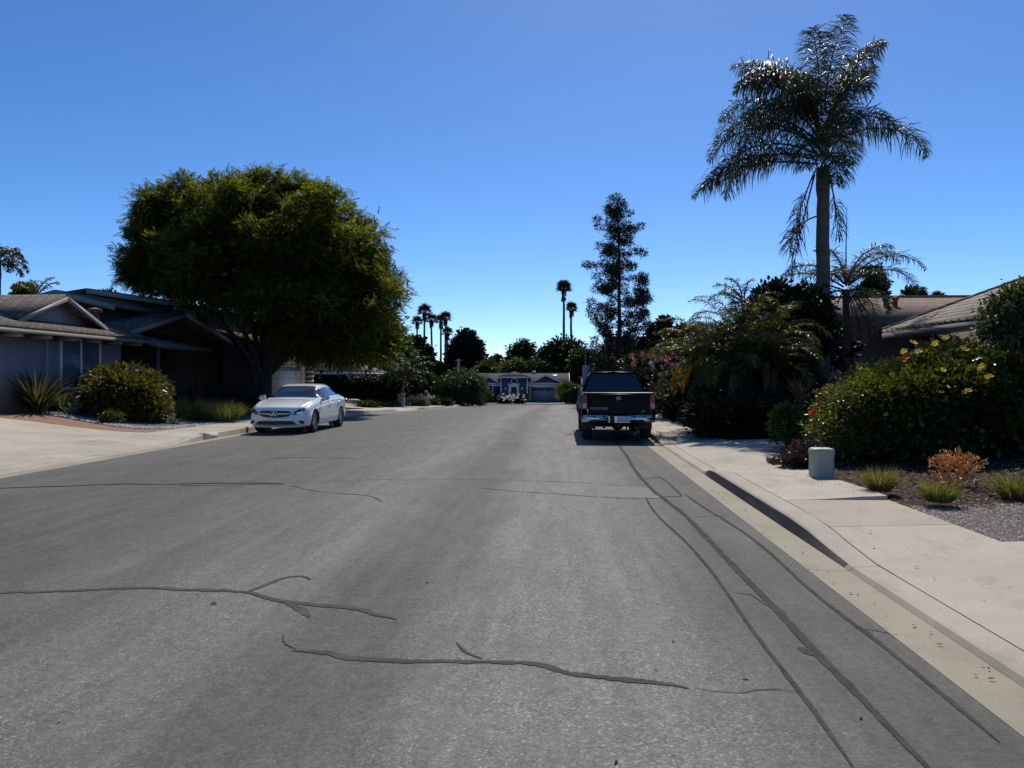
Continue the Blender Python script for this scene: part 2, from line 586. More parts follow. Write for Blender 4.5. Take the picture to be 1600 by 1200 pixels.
def concrete(name, col, stain=.25, dirt=(.18, .15, .11), line=None):
    m, nt, out = nodes_of(name)
    pos = geo_pos(nt)
    a = noise(nt, pos, .9, 6, .65)
    c = ramp(nt, a, [(.25, tuple(x * .88 for x in col)), (.55, col), (.8, tuple(min(1, x * 1.07) for x in col))])
    f = noise(nt, pos, 55, 4, .7)
    c = mixc(nt, 1.0, c, ramp(nt, f, [(.3, .88), (.65, 1.05)]), 'MULTIPLY')
    s = noise(nt, stretch(nt, pos, (1, .5, 1)), 2.3, 8, .75)
    c = mixc(nt, mth(nt, 'MULTIPLY', ramp(nt, s, [(.52, 0.0), (.75, 1.0)]), stain), c, dirt)
    isl = N(nt, 'ShaderNodeNewGeometry').outputs['Random Per Island']
    c = mixc(nt, 1.0, c, ramp(nt, isl, [(0, .90), (1, 1.05)]), 'MULTIPLY')
    big = noise(nt, pos, .45, 4, .6)
    c = mixc(nt, 1.0, c, ramp(nt, big, [(.3, .88), (.6, 1.03)]), 'MULTIPLY')
    d = noise(nt, pos, 7, 3, .6)
    c = mixc(nt, mth(nt, 'MULTIPLY', ramp(nt, d, [(.70, 0.0), (.76, 1.0)]), stain * 1.2), c, dirt)
    if line:
        sep = N(nt, 'ShaderNodeSeparateXYZ'); nt.links.new(pos, sep.inputs[0])
        fr = mth(nt, 'FRACT', mth(nt, 'DIVIDE', mth(nt, 'ADD', sep.outputs[1], 60.55), line))
        c = mixc(nt, 1.0, c, ramp(nt, fr, [(0, .35), (.003, .4), (.005, 1.0), (1, 1.0)]), 'MULTIPLY')
    b = N(nt, 'ShaderNodeBsdfPrincipled'); b.inputs['Roughness'].default_value = .88; b.inputs['Specular IOR Level'].default_value = .25
    nt.links.new(c, b.inputs['Base Color'])
    nt.links.new(bump(nt, f, .25, .004), b.inputs['Normal'])
    nt.links.new(b.outputs[0], out.inputs[0])
    return m


def soil(name, cols, scale=6, bmp=.8, rough=.95):
    m, nt, out = nodes_of(name)
    pos = geo_pos(nt)
    f = noise(nt, pos, scale, 9, .75)
    c = ramp(nt, f, [(.25 + .5 * i / (len(cols) - 1), k) for i, k in enumerate(cols)])
    b = N(nt, 'ShaderNodeBsdfPrincipled'); b.inputs['Roughness'].default_value = rough; b.inputs['Specular IOR Level'].default_value = .15
    nt.links.new(c, b.inputs['Base Color'])
    nt.links.new(bump(nt, noise(nt, pos, scale * 5, 5, .7), bmp, .02), b.inputs['Normal'])
    nt.links.new(b.outputs[0], out.inputs[0])
    return m


def bricks(name, c1, c2, mortar, bw, bh, axis='xy', rough=.85):
    m, nt, out = nodes_of(name)
    pos = geo_pos(nt)
    sep = N(nt, 'ShaderNodeSeparateXYZ'); nt.links.new(pos, sep.inputs[0])
    cmb = N(nt, 'ShaderNodeCombineXYZ')
    nt.links.new(sep.outputs['XYZ'.index(axis[0].upper())], cmb.inputs[0]); nt.links.new(sep.outputs['XYZ'.index(axis[1].upper())], cmb.inputs[1])
    t = N(nt, 'ShaderNodeTexBrick'); nt.links.new(cmb.outputs[0], t.inputs['Vector'])
    t.inputs['Color1'].default_value = (*c1, 1); t.inputs['Color2'].default_value = (*c2, 1); t.inputs['Mortar'].default_value = (*mortar, 1)
    t.inputs['Scale'].default_value = 1; t.inputs['Brick Width'].default_value = bw; t.inputs['Row Height'].default_value = bh
    t.inputs['Mortar Size'].default_value = bh * .08; t.inputs['Mortar Smooth'].default_value = .3
    f = noise(nt, pos, 9, 6, .7)
    c = mixc(nt, 1.0, t.outputs['Color'], ramp(nt, f, [(.3, .72), (.7, 1.2)]), 'MULTIPLY')
    b = N(nt, 'ShaderNodeBsdfPrincipled'); b.inputs['Roughness'].default_value = rough; b.inputs['Specular IOR Level'].default_value = .25
    nt.links.new(c, b.inputs['Base Color'])
    inv = mth(nt, 'SUBTRACT', 1.0, t.outputs['Fac'])
    nt.links.new(bump(nt, inv, .6, .01), b.inputs['Normal'])
    nt.links.new(b.outputs[0], out.inputs[0])
    return m


M = {}
M['asphalt'] = asphalt()
m_, nt_, out_ = nodes_of('crack_sealant')
ps_ = geo_pos(nt_)
cs_ = ramp(nt_, noise(nt_, ps_, 3.0, 8, .75), [(.35, (.066, .063, .058)), (.52, (.088, .084, .077)), (.66, (.115, .110, .101))])
cs_ = mixc(nt_, 1.0, cs_, ramp(nt_, noise(nt_, ps_, 45, 4, .75), [(.3, .75), (.7, 1.25)]), 'MULTIPLY')
bs_ = N(nt_, 'ShaderNodeBsdfPrincipled'); bs_.inputs['Roughness'].default_value = .95; bs_.inputs['Specular IOR Level'].default_value = .05
nt_.links.new(cs_, bs_.inputs['Base Color']); nt_.links.new(bs_.outputs[0], out_.inputs[0]); M['seal'] = m_
M['concrete'] = concrete('pale_concrete', (.47, .415, .335), .55)
M['concrete_warm'] = concrete('warm_concrete', (.42, .355, .28), .22)
M['concrete_drive'] = concrete('driveway_concrete', (.48, .425, .35), .25)
M['concrete_gutter'] = concrete('gutter_concrete', (.37, .33, .25), .40, (.16, .135, .10), 3.05)
M['kerb'] = concrete('kerb_concrete', (.44, .395, .315), .45, (.14, .12, .10), 3.05)
M['kerb_face'] = concrete('shaded_dirty_kerb_face', (.15, .125, .105), .6, (.06, .05, .042), 3.05)  # base colour darkened for the face's deep shade as well as its dirt
M['soil'] = soil('garden_soil', [(.035, .026, .018), (.075, .055, .036), (.11, .085, .055)])
M['mulch'] = soil('bark_mulch_bed', [(.022, .013, .009), (.06, .035, .024), (.11, .07, .05)], 20)
M['gravel'] = soil('fine_gravel_bed', [(.09, .075, .068), (.16, .135, .12), (.26, .23, .21)], 45)
M['pebbled'] = soil('pebble_bed', [(.05, .05, .05), (.12, .12, .125), (.2, .2, .21)], 30)
M['lawn'] = soil('lawn', [(.035, .055, .012), (.07, .10, .022), (.10, .13, .035)], 9)
M['brickpave'] = bricks('brick_paving', (.30, .155, .10), (.24, .115, .075), (.30, .24, .18), .2, .1, 'xy')


def sheet(name, x0, x1, y0, y1, zf, mat, nx=4, step=1.5, thick=0.0):
    ny = max(2, int((y1 - y0) / step) + 1)
    X, Y = np.meshgrid(np.linspace(x0, x1, nx + 1), np.linspace(y0, y1, ny + 1))
    V = np.stack([X, Y, zf(X, Y)], -1)
    mb = MB(); mb.grid(V)
    mb.f[-1] = mb.f[-1][:, ::-1]
    return tag(mb.build(name, mat, smooth_=True), kind='structure')


# the ground: one sheet out to the horizon, lowered under the street corridor
xs = np.unique(np.concatenate([[-1500, -700, -300, -150, -80, -50, -35], np.arange(-28, -10.8, 1.0), [-10.815, -10.79, -6, -2, 2, 3.84, 3.87], np.arange(4.6, 28, 1.0), [35, 50, 80, 150, 300, 700, 1500]]))
ys = np.unique(np.concatenate([[-400, -150, -60, -30], np.arange(-15, 96, 1.5), [95.29, 95.32, 97, 100, 103, 106, 110, 120, 140, 180, 260, 400, 700, 1200, 2500]]))
GX, GY = np.meshgrid(xs, ys)
corr = (GX > -10.8) & (GX < 3.855) & (GY < 95.3)
cross = (GY > 83.9) & (GY < 95.3)
GZ = np.where(corr | cross, gz(GY) - .12, H(GX, GY) - .012)
mb = MB(); mb.grid(np.stack([GX, GY, GZ], -1)); mb.f[-1] = mb.f[-1][:, ::-1]
tag(mb.build('ground', M['soil']), kind='structure')

sheet('road', -8.9, 2.06, -14, 84.0, lambda x, y: gz(y), M['asphalt'], 12, 1.0)
sheet('cross_street', -70, 70, 84.0, 95.0, lambda x, y: gz(y), M['asphalt'], 40, 1.0)

kR = lambda y: np.interp(y, [-20, 6.6, 7.2, 7.7, 8.3, 12.3, 12.7, 13.1, 18.6, 19.8, 200], [.03, .03, .075, .125, .15, .15, .12, .03, .03, .15, .15])
kL = lambda y: np.interp(y, [-20, 6, 8, 18.2, 19.3, 42.5, 43.5, 48.5, 49.5, 61.5, 62.5, 67, 68, 200], [.15, .15, .03, .03, .15, .15, .03, .03, .15, .15, .03, .03, .15, .15])


def strip(name, xz, y0, y1, mat, step=.4):
    """cross section xz(y) -> list of (x, z above road) swept along the street"""
    Y = np.arange(y0, y1 + step, step); Y[-1] = y1
    V = np.array([[[x, y, z + float(gz(y))] for x, z in xz(y)] for y in Y])
    mb = MB(); mb.grid(V)
    if xz(0)[0][0] < xz(0)[-1][0]: mb.f[-1] = mb.f[-1][:, ::-1]
    return tag(mb.build(name, mat, smooth_=True, auto=35), kind='structure')


strip('gutter_right', lambda y: [(2.055, -.02), (2.06, .004), (2.24, -.004), (2.405, -.006)], -14, 84, M['concrete_gutter'])
kx = lambda y: .045 * (1 - float(kR(y)) / .15)
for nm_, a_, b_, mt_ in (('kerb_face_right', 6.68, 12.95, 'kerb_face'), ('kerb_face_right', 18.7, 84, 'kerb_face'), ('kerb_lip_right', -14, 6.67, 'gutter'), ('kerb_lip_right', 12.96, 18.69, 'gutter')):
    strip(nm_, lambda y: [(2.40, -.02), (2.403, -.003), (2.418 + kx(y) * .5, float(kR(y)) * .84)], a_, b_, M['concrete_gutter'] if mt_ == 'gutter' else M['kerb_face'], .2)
strip('kerb_right', lambda y: [(2.418 + kx(y) * .5, float(kR(y)) * .84), (2.428 + kx(y) * .6, float(kR(y)) * .93), (2.45 + kx(y), float(kR(y))), (2.645, float(kR(y)) + .008), (2.645, -.1)], -14, 84, M['kerb'], .2)
strip('gutter_left', lambda y: [(-8.895, -.02), (-8.9, .004), (-9.06, -.003), (-9.205, -.005)], -14, 84, M['concrete_gutter'])
strip('kerb_left', lambda y: [(-9.20, -.02), (-9.203, .0), (-9.23, float(kL(y)) * .85 + .002), (-9.26, float(kL(y))), (-9.42, float(kL(y)) + .006), (-9.42, -.1)], -14, 84, M['kerb'])


def slabs(name, xin, xout, kf, joints, mat, only=None, lift=None):
    mb = MB()
    for a, b in zip(joints[:-1], joints[1:]):
        if only and not only(a): continue
        a2, b2 = a + .006, b - .006
        Y = np.linspace(a2, b2, max(3, int((b - a) / .5)))
        X = np.linspace(xin, xout, 5)
        t = (X - xin) / (xout - xin)
        Z = np.array([[kf(y) * (1 - k) + .165 * k + gz(y) + .006 for k in t] for y in Y])
        if lift: Z = Z + np.array([[lift(x, y) for x in X] for y in Y])
        top = np.stack([np.repeat(X[None], len(Y), 0), np.repeat(Y[:, None], 5, 1), Z], -1)
        # skirt all round so that joints and lifted edges are solid
        low = top.copy(); low[..., 2] -= .115
        mb.grid(top[:, ::-1] if xin < xout else top)
        for r in ((top[0], low[0]), (low[-1], top[-1]), (low[:, 0], top[:, 0]), (top[:, -1], low[:, -1])):
            mb.grid(np.stack(r, 0))
    return tag(mb.build(name, mat), kind='structure')


jR = [-14, -8, -3.0, 2.2, 7.77, 9.30, 12.4, 15.5, 18.6] + [18.6 + 1.55 * k for k in range(1, 43)]
lift = lambda x, y: .045 * float(smooth(2.85, 3.85, x)) * (1 - float(smooth(9.4, 12.4, y))) if y > 9.3 else 0.0
slabs('sidewalk_right', 2.66, 3.85, kR, jR, M['concrete'], only=lambda a: abs(a - 7.77) > .01, lift=lift)
slabs('sidewalk_right_old_slab', 2.66, 3.85, kR, [7.77, 9.30], M['concrete_warm'])
jL = [-14, -6, 0, 4, 8, 11.5, 15, 18.9] + [18.9 + 1.55 * k for k in range(1, 42)]
slabs('sidewalk_left', -9.435, -10.8, kL, jL, M['concrete'])

up = lambda d: (lambda x, y: H(x, y) + d)
sheet('driveway_right', 3.87, 14, -6, 7.05, up(.004), M['concrete_drive'], 8, .8)
sheet('gravel_bed', 3.87, 14, 7.09, 8.85, up(-.002), M['gravel'], 12, .3)
sheet('mulch_bed', 3.87, 14, 8.86, 15.35, up(-.004), M['mulch'], 12, .4)
sheet('driveway_apron_right', 3.87, 4.55, 13.5, 15.38, up(.004), M['concrete'], 3, .6)
sheet('driveway_behind_hedge', 3.87, 14, 15.4, 18.3, up(.004), M['concrete'], 8, .6)
sheet('lawn_right', 3.87, 7.0, 23.6, 33, up(.02), M['lawn'], 6, .6)
sheet('driveway_left', -16.5, -10.83, 1.0, 19.70, up(.004), M['concrete_drive'], 8, .8)
sheet('brick_path', -17, -10.83, 19.72, 23.9, up(.003), M['brickpave'], 8, .5)
sheet('lawn_left', -15.5, -10.83, 35.2, 42.0, up(.015), M['lawn'], 6, .6)
sheet('driveway_left_middle', -15.3, -10.83, 42.2, 48.9, up(.004), M['concrete_drive'], 5, 1)
sheet('driveway_left_far', -22, -10.83, 61.2, 67.4, up(.004), M['concrete_drive'], 5, 1)
sheet('kerb_far', -70, 70, 95.0, 95.28, lambda x, y: gz(y) + .10, M['kerb'], 20, .3)
sheet('driveway_far', -13.2, .6, 95.3, 105.4, up(.006), M['concrete_drive'], 6, 1)
sheet('lawn_far', 1.0, 6, 95.6, 104, up(.01), M['lawn'], 6, 1)

# pebble bed with a curved edge, on the brick path
pb = np.array([(-15.3, 21.9), (-14.6, 21.35), (-13.6, 21.05), (-12.5, 20.75), (-11.7, 20.7), (-11.1, 21.2), (-10.9, 22.6), (-10.88, 24.9), (-10.86, 31.8), (-15.9, 31.8), (-15.9, 23.0)])
cc_ = pb.mean(0)
mb = MB()
rad_ = [np.concatenate([(cc_ + (pb - cc_) * s), (H(*(cc_ + (pb - cc_) * s).T) + .018 * (s < 1.01))[:, None]], 1) for s in (.02, .35, .7, 1.0, 1.004)]
rad_[-1][:, 2] -= .03
V = np.stack([np.concatenate([r, r[:1]]) for r in rad_]); mb.grid(V)
tag(mb.build('pebble_bed', M['pebbled']), kind='structure')


def stones(name, pts, smin, smax, cols, flat=.55, rough=.8):
    """many small stones resting on the given points: a loose cover"""
    n = len(pts)
    base = np.array([[1, 0, 0], [.5, .87, 0], [-.5, .87, 0], [-1, 0, 0], [-.5, -.87, 0], [.5, -.87, 0], [.3, .2, .8], [-.3, .1, .8], [0, -.35, .8]], float)
    f4 = None
    tri = np.array([[0, 1, 6], [1, 2, 6], [2, 7, 6], [2, 3, 7], [3, 4, 7], [4, 8, 7], [4, 5, 8], [5, 0, 8], [0, 6, 8], [6, 7, 8]])
    s = rng.uniform(smin, smax, (n, 1, 1)) * rng.uniform(.6, 1.2, (n, 1, 3)) * np.array([1, 1, flat])
    V = base[None] * s + rng.normal(size=(n, 9, 3)) * s * .10
    a = rng.uniform(0, 2 * PI, n); c, q = np.cos(a), np.sin(a)
    R = np.zeros((n, 3, 3)); R[:, 0, 0] = c; R[:, 0, 1] = -q; R[:, 1, 0] = q; R[:, 1, 1] = c; R[:, 2, 2] = 1
    V = np.einsum('nij,nkj->nki', R, V) + pts[:, None]
    mb = MB(); mb.add(V.reshape(-1, 3), [(np.arange(n)[:, None, None] * 9 + tri[None]).reshape(-1, 3)])
    m = leafmat(name + '_tones', cols, 0.0, rough, (1, 1, 1), .3)
    return tag(mb.build(name, m), kind='stuff')


def scatter(n, x0, x1, y0, y1, dz=0.0, keep=None):
    x = rng.uniform(x0, x1, n); y = rng.uniform(y0, y1, n)
    if keep is not None:
        k = keep(x, y); x, y = x[k], y[k]
    return np.stack([x, y, H(x, y) + dz], -1)


stones('gravel', scatter(9000, 3.89, 9.0, 7.1, 9.0), .008, .02, [(.10, .085, .08), (.20, .17, .15), (.30, .27, .25), (.15, .12, .11), (.36, .33, .31)], .7)
xp, yp = rng.uniform(0, 1, 3200), rng.uniform(.80, .995, 3200)
k_ = rng.integers(0, 8, 3200); seg0 = pb[k_ % 8]; seg1 = pb[(k_ + 1) % 8 if False else np.minimum(k_ + 1, 7)]
q_ = seg0 + (seg1 - seg0) * xp[:, None]
q_ = cc_ + (q_ - cc_) * yp[:, None]
stones('pebbles', np.concatenate([q_, (H(q_[:, 0], q_[:, 1]) + .018)[:, None]], 1), .025, .06, [(.10, .10, .105), (.20, .20, .21), (.32, .32, .34), (.14, .13, .13), (.42, .42, .44)], .6)
# bark chips
pts = scatter(9000, 3.87, 10, 8.7, 13.6, .004, lambda x, y: rng.uniform(size=len(x)) < np.clip((y - 8.6) * 1.2, 0, 1))
mb = MB(); n = len(pts)
az = rng.uniform(0, 2 * PI, n)
blades(mb, pts, np.stack([np.cos(az), np.sin(az), rng.normal(size=n) * .25], -1), rng.uniform(.03, .10, n), rng.uniform(.008, .020, n), .1, up=np.repeat([[0, 0, 1.]], n, 0) + rng.normal(size=(n, 3)) * .3)
tag(mb.build('bark_chips', leafmat('bark_chip_tones', [(.05, .026, .02), (.11, .06, .045), (.20, .125, .10), (.34, .25, .22), (.035, .02, .015)], 0, .9, (1, 1, 1), .15)), kind='stuff')
# sparse leaf litter and grit on street, gutter and pavement
x = np.concatenate([rng.uniform(2.08, 2.4, 60), rng.uniform(-6, 2.0, 110), rng.uniform(2.7, 3.8, 30), rng.uniform(3.5, 3.85, 50)])
y = np.concatenate([rng.uniform(3, 16, 60), rng.uniform(3.2, 18, 110), rng.uniform(3.5, 13, 30), rng.uniform(9.6, 12.4, 50)])
z = np.where(x < 2.06, .003, np.where(x < 2.41, .006, [.02 + float(kR(b)) + (.165 - float(kR(b))) * (a - 2.66) / 1.19 + (lift(a, b) if a > 2.6 else 0) for a, b in zip(x, y)]))
pts = np.stack([x, y, z], -1); n = len(pts); az = rng.uniform(0, 2 * PI, n); mb = MB()
blades(mb, pts, np.stack([np.cos(az), np.sin(az), rng.uniform(0, .25, n)], -1), rng.uniform(.012, .05, n), rng.uniform(.004, .012, n), .3, up=np.repeat([[0, 0, 1.]], n, 0) + rng.normal(size=(n, 3)) * .2)
tag(mb.build('leaf_litter', leafmat('litter_tones', [(.05, .035, .022), (.16, .10, .05), (.42, .36, .26), (.03, .025, .02)], 0, .9, (1, 1, 1), .15)), kind='stuff')

# sealed cracks in the asphalt: irregular ribbons lying on the road
c6 = lambda L: [(x / 2, 720 + y / 2) for x, y in L]
c7 = lambda L: [(600 + .375 * x, 700 + .375 * y) for x, y in L]
c4 = lambda L: [(980 + .45 * x, 660 + .45 * y) for x, y in L]
CR = [
    (.060, c6([(-120, 88), (0, 86), (130, 82), (250, 79), (370, 74), (550, 73), (700, 70), (850, 70), (900, 71)])),
    (.03, c6([(560, 78), (700, 76), (830, 73), (890, 73)])),
    (.018, c6([(900, 75), (1000, 97), (1150, 110), (1195, 130)])),
    (.014, c6([(900, 71), (1080, 62), (1250, 58)])),
    (.020, c7([(390, 165), (560, 182), (700, 190), (900, 205), (1050, 212), (1170, 210)])),
    (.014, c7([(0, 135), (300, 130), (700, 140), (900, 150), (1050, 160)])),
    (.052, c6([(-160, 416), (0, 413), (200, 408), (450, 398), (600, 403), (760, 412), (880, 440), (1000, 452), (1120, 463), (1200, 485), (1260, 498)])),
    (.035, c6([(770, 412), (840, 385), (900, 365), (940, 363), (975, 375)])),
    (.055, c6([(890, 443), (940, 465), (975, 490)])),
    (.012, c6([(885, 540), (890, 570), (930, 592)])),
    (.050, c6([(905, 594), (1020, 602), (1120, 620), (1250, 628), (1380, 628), (1600, 632)]) + c7([(580, 897), (660, 905), (760, 930), (880, 950), (1050, 965), (1200, 982), (1300, 1000)])),
    (.007, c7([(1290, 1000), (1380, 1015), (1480, 1022), (1560, 1010), (1640, 1008), (1720, 1022)])),
    (.018, c7([(300, 810), (340, 850), (420, 882)])),
    (.058, c4([(-60, 40), (0, 120), (40, 190), (80, 235), (150, 285), (210, 340), (270, 410), (340, 480), (380, 530), (430, 580), (500, 650), (550, 710), (620, 790), (700, 880), (780, 970), (850, 1040), (930, 1120), (1010, 1200), (1120, 1330)])),
    (.026, c4([(60, 250), (100, 320), (220, 430), (330, 570), (380, 650), (450, 750), (550, 870), (640, 980), (720, 1080), (800, 1200), (860, 1300)])),
    (.030, c4([(190, 240), (260, 290), (350, 340), (420, 390), (500, 450), (600, 550), (680, 620), (750, 660), (830, 725), (900, 790), (980, 850), (1080, 930), (1150, 985), (1250, 1070), (1378, 1180)])),
    (.03, c4([(40, 200), (110, 190), (150, 215), (185, 255), (120, 258), (80, 245)])),
    (.012, c4([(220, 330), (320, 325), (350, 330)])), (.012, c4([(360, 590), (430, 600), (490, 640)])),
    (.012, c4([(780, 715), (850, 722), (950, 742)])),
    (.10, c4([(595, 780), (650, 812)])), (.07, c4([(825, 722), (850, 742)])), (.03, c4([(400, 890), (425, 895)])),
    (.05, [(332, 940), (337, 945)]), (.03, [(408, 716), (480, 715), (560, 717)]), (.03, [(860, 652), (960, 654), (1000, 655)]),
    (.014, [(650, 700), (690, 703), (730, 703)]),
]
mb = MB(); mbl = MB(); mbd = MB()
for wd, px in CR:
    g = np.array([gnd(a, b)[:2] for a, b in px])
    d = np.concatenate([[0], np.cumsum(np.linalg.norm(np.diff(g, axis=0), axis=1))])
    n = max(4, int(d[-1] / .025))
    t = np.linspace(0, d[-1], n)
    c = pchip(d, g, t)
    c += np.cumsum(rng.normal(size=(n, 2)), 0) * .0016 * min(1, wd / .03)
    if g[-1, 1] < g[0, 1] - 4 and n > 120:      # long seams along the street run smoothly
        kk = 61; pad = np.concatenate([np.repeat(c[:1], kk // 2, 0), c, np.repeat(c[-1:], kk // 2, 0)])
        c = np.stack([np.convolve(pad[:, q_], np.ones(kk) / kk, 'valid') for q_ in (0, 1)], -1)
    T = unit(np.gradient(c, axis=0)); Nn = np.stack([-T[:, 1], T[:, 0]], -1)
    e = np.minimum(1, np.minimum(np.arange(n), np.arange(n)[::-1]) / max(3, n * .10)) ** .5 + .04
    ra, rb = (.07, .10) if g[-1, 1] < g[0, 1] - 4 else (.16, .22)
    wl = wd * e * (1 + .12 * np.sin(t * 5 + rng.uniform(0, 6)) + rng.normal(size=n) * ra + rb * np.interp(t, np.arange(0, d[-1] + .3, .12), rng.normal(size=len(np.arange(0, d[-1] + .3, .12))))) / 2
    wr = wd * e * (1 + .12 * np.sin(t * 4 + rng.uniform(0, 6)) + rng.normal(size=n) * ra + rb * np.interp(t, np.arange(0, d[-1] + .3, .12), rng.normal(size=len(np.arange(0, d[-1] + .3, .12))))) / 2
    A, B = c + Nn * wl[:, None], c - Nn * wr[:, None]
    zz = (gz(c[:, 1]) + .0035 + .0006 * rng.uniform())[:, None]
    (mbl if g[-1, 1] < g[0, 1] - 4 else mbd if (px[0][1] < 766 and px[0][0] < 300 and wd > .02) else mb).grid(np.stack([np.concatenate([B, zz], 1), np.concatenate([A, zz], 1)], 1)[:, ::1])
o = mb.build('road_crack_seal', M['seal'])
tag(mbd.build('road_open_crack', pmat('open_crack', (.030, .024, .022), .95, .3, 6, spec=.05)), kind='structure')
M['seal_worn'] = pmat('worn_crack_sealant', (.086, .081, .072), .95, .28, 6, .3, 60, fine=.3, spec=.05)
tag(mbl.build('road_seam_seal', M['seal_worn']), kind='structure')
tag(o, kind='structure')
# paler patch of newer paving beside the seals
g = [gnd(937, 760), gnd(1012, 762), gnd(1035, 779), gnd(940, 776)]
mb = MB(); mb.add([[a[0], a[1], a[2] + .002] for a in g], [np.array([[3, 2, 1, 0]])])
tag(mb.build('road_patch', pmat('pale_patch', (.165, .155, .135), .85, .2, 5, .3, 80, fine=.2)), kind='structure')

# faded painted house-number patch on the left kerb
mb = MB(); mb.box2((-9.245, 19.4, .03), (-9.199, 20.15, .146)); mb.box2((-9.40, 19.4, .148), (-9.235, 20.15, .157))
tag(mb.build('kerb_paint', pmat('faded_white_paint', (.50, .48, .43), .8, .2, 12)), kind='structure')
MB.FIX = True   # FIX_ON: hard-surface meshes get outward normals
# ------------------------------------------------------------------ vehicles
M['white_paint'] = pmat('white_car_paint', (.86, .86, .85), .28, 0, spec=.5, coat=1.0)
M['navy_paint'] = pmat('navy_truck_paint', (.004, .0045, .009), .4, 0, spec=.10, coat=.08)
M['glass'] = pmat('dark_car_glass', (.012, .014, .02), .03, 0, spec=.9, coat=.6)
M['black'] = pmat('black_plastic', (.014, .014, .015), .5, 0)
M['rubber'] = pmat('tyre_rubber', (.018, .017, .017), .85, .2, 30)
M['alloy'] = pmat('alloy_rim', (.46, .47, .48), .3, 0, metal=.9)
M['chrome'] = pmat('chrome', (.62, .63, .64), .16, 0, metal=1)
M['lamp'] = pmat('headlight_glass', (.20, .22, .25), .06, .5, 9, spec=.8, coat=.8)
M['red_lamp'] = pmat('red_lamp_lens', (.20, .008, .01), .2, .2, 9, coat=.8)
M['clear_lamp'] = pmat('clear_lamp_lens', (.52, .42, .40), .12, .2, 9, coat=.8)
M['silver'] = pmat('silver_trim', (.55, .56, .57), .3, 0, metal=.7)
M['dull_badge'] = pmat('dull_badge_metal', (.26, .27, .29), .45, 0, metal=.5)
M['plate'] = pmat('plate_white', (.52, .55, .62), .5, .08, 20)


def wheel(parent, c, R, wdt, side, nsp=5):
    """tyre and spoked rim; c is the hub on the outer face, side +1 or -1 along x; coordinates local to the vehicle"""
    w_ = MB()
    h = wdt / 2
    prof = [(R * .62, -h), (R * .9, -h), (R * .97, -h * .85), (R, -h * .5), (R, h * .5), (R * .97, h * .85), (R * .9, h), (R * .66, h), (R * .62, h * .8)]
    w_.lathe([(r, z) for r, z in prof], 28, 'x', c=(c[0] - side * h, c[1], c[2]))
    hub = bpy.data.objects.new('wheel', None); COL.objects.link(hub); hub.parent = parent
    w_.build('tyre', M['rubber'], hub, True, 40)
    r_ = MB()
    q = side
    r_.lathe([(R * .63, c[0] - q * .0), (R * .66, c[0] - q * .012), (R * .60, c[0] - q * .02), (R * .56, c[0] - q * .05), (R * .54, c[0] - q * .12), (0.0, c[0] - q * .12)], 28, 'x', c=(0, c[1], c[2]))
    dk = r_.build('rim', M['alloy'], hub, True, 40)
    s_ = MB()
    for k in range(nsp):
        a = 2 * PI * k / nsp + .3
        for da in (-.16, .16):
            d = np.array([0, math.sin(a + da), math.cos(a + da)]); e = np.array([0, math.cos(a + da), -math.sin(a + da)])
            o = np.array([c[0] - q * .018, c[1], c[2]])
            i0, i1 = o + d * R * .10, o + d * R * .62
            t = .022 * R / .33
            s_.prism([i0 - e * t * 1.2, i1 - e * t, i1 + e * t, i0 + e * t * 1.2], (-q * .03, 0, 0))
    s_.lathe([(0, c[0] - q * .005), (R * .13, c[0] - q * .008), (R * .15, c[0] - q * .04)], 14, 'x', c=(0, c[1], c[2]))
    s_.build('spokes', M['alloy'], hub, False)
    b_ = MB(); b_.lathe([(R * .535, c[0] - q * .085), (0.001, c[0] - q * .085)], 20, 'x', c=(0, c[1], c[2]))
    b_.build('brake_disc', M['black'], hub)
    return hub


def ring_loft(y, cols, nv, bow=None):
    """cols: function y -> (m,2) control points (x,z); returns grid (len(y), nv, 3) for the +x half, bottom centre to top centre"""
    V = np.zeros((len(y), nv, 3)); m = None
    for i, yy in enumerate(y):
        pts = np.array(cols(yy)); m = len(pts)
        V[i, :, [0, 2]] = pchip_param(pts, nv).T
        V[i, :, 1] = yy
    if bow is not None:
        V[..., 1] += bow(V[..., 0], V[..., 1], V[..., 2])
    return V


def pchip_param(pts, nv):
    """Catmull-Rom through 2-D points, nv samples"""
    p = np.vstack([2 * pts[0] - pts[1], pts, 2 * pts[-1] - pts[-2]])
    s = np.linspace(0, len(pts) - 1, nv); i = np.minimum(s.astype(int), len(pts) - 2); t = (s - i)[:, None]
    p0, p1, p2, p3 = p[i], p[i + 1], p[i + 2], p[i + 3]
    a = .38
    m1, m2 = a * (p2 - p0), a * (p3 - p1)
    return (2 * t**3 - 3 * t**2 + 1) * p1 + (t**3 - 2 * t**2 + t) * m1 + (-2 * t**3 + 3 * t**2) * p2 + (t**3 - t**2) * m2


def both(V):
    W = V.copy(); W[..., 0] *= -1
    return W


def add_half(mb, V, mask, sides=(1, -1)):
    for s in sides:
        mb.grid(V if s > 0 else both(V)[:, ::-1], mask if s > 0 else mask[:, ::-1])


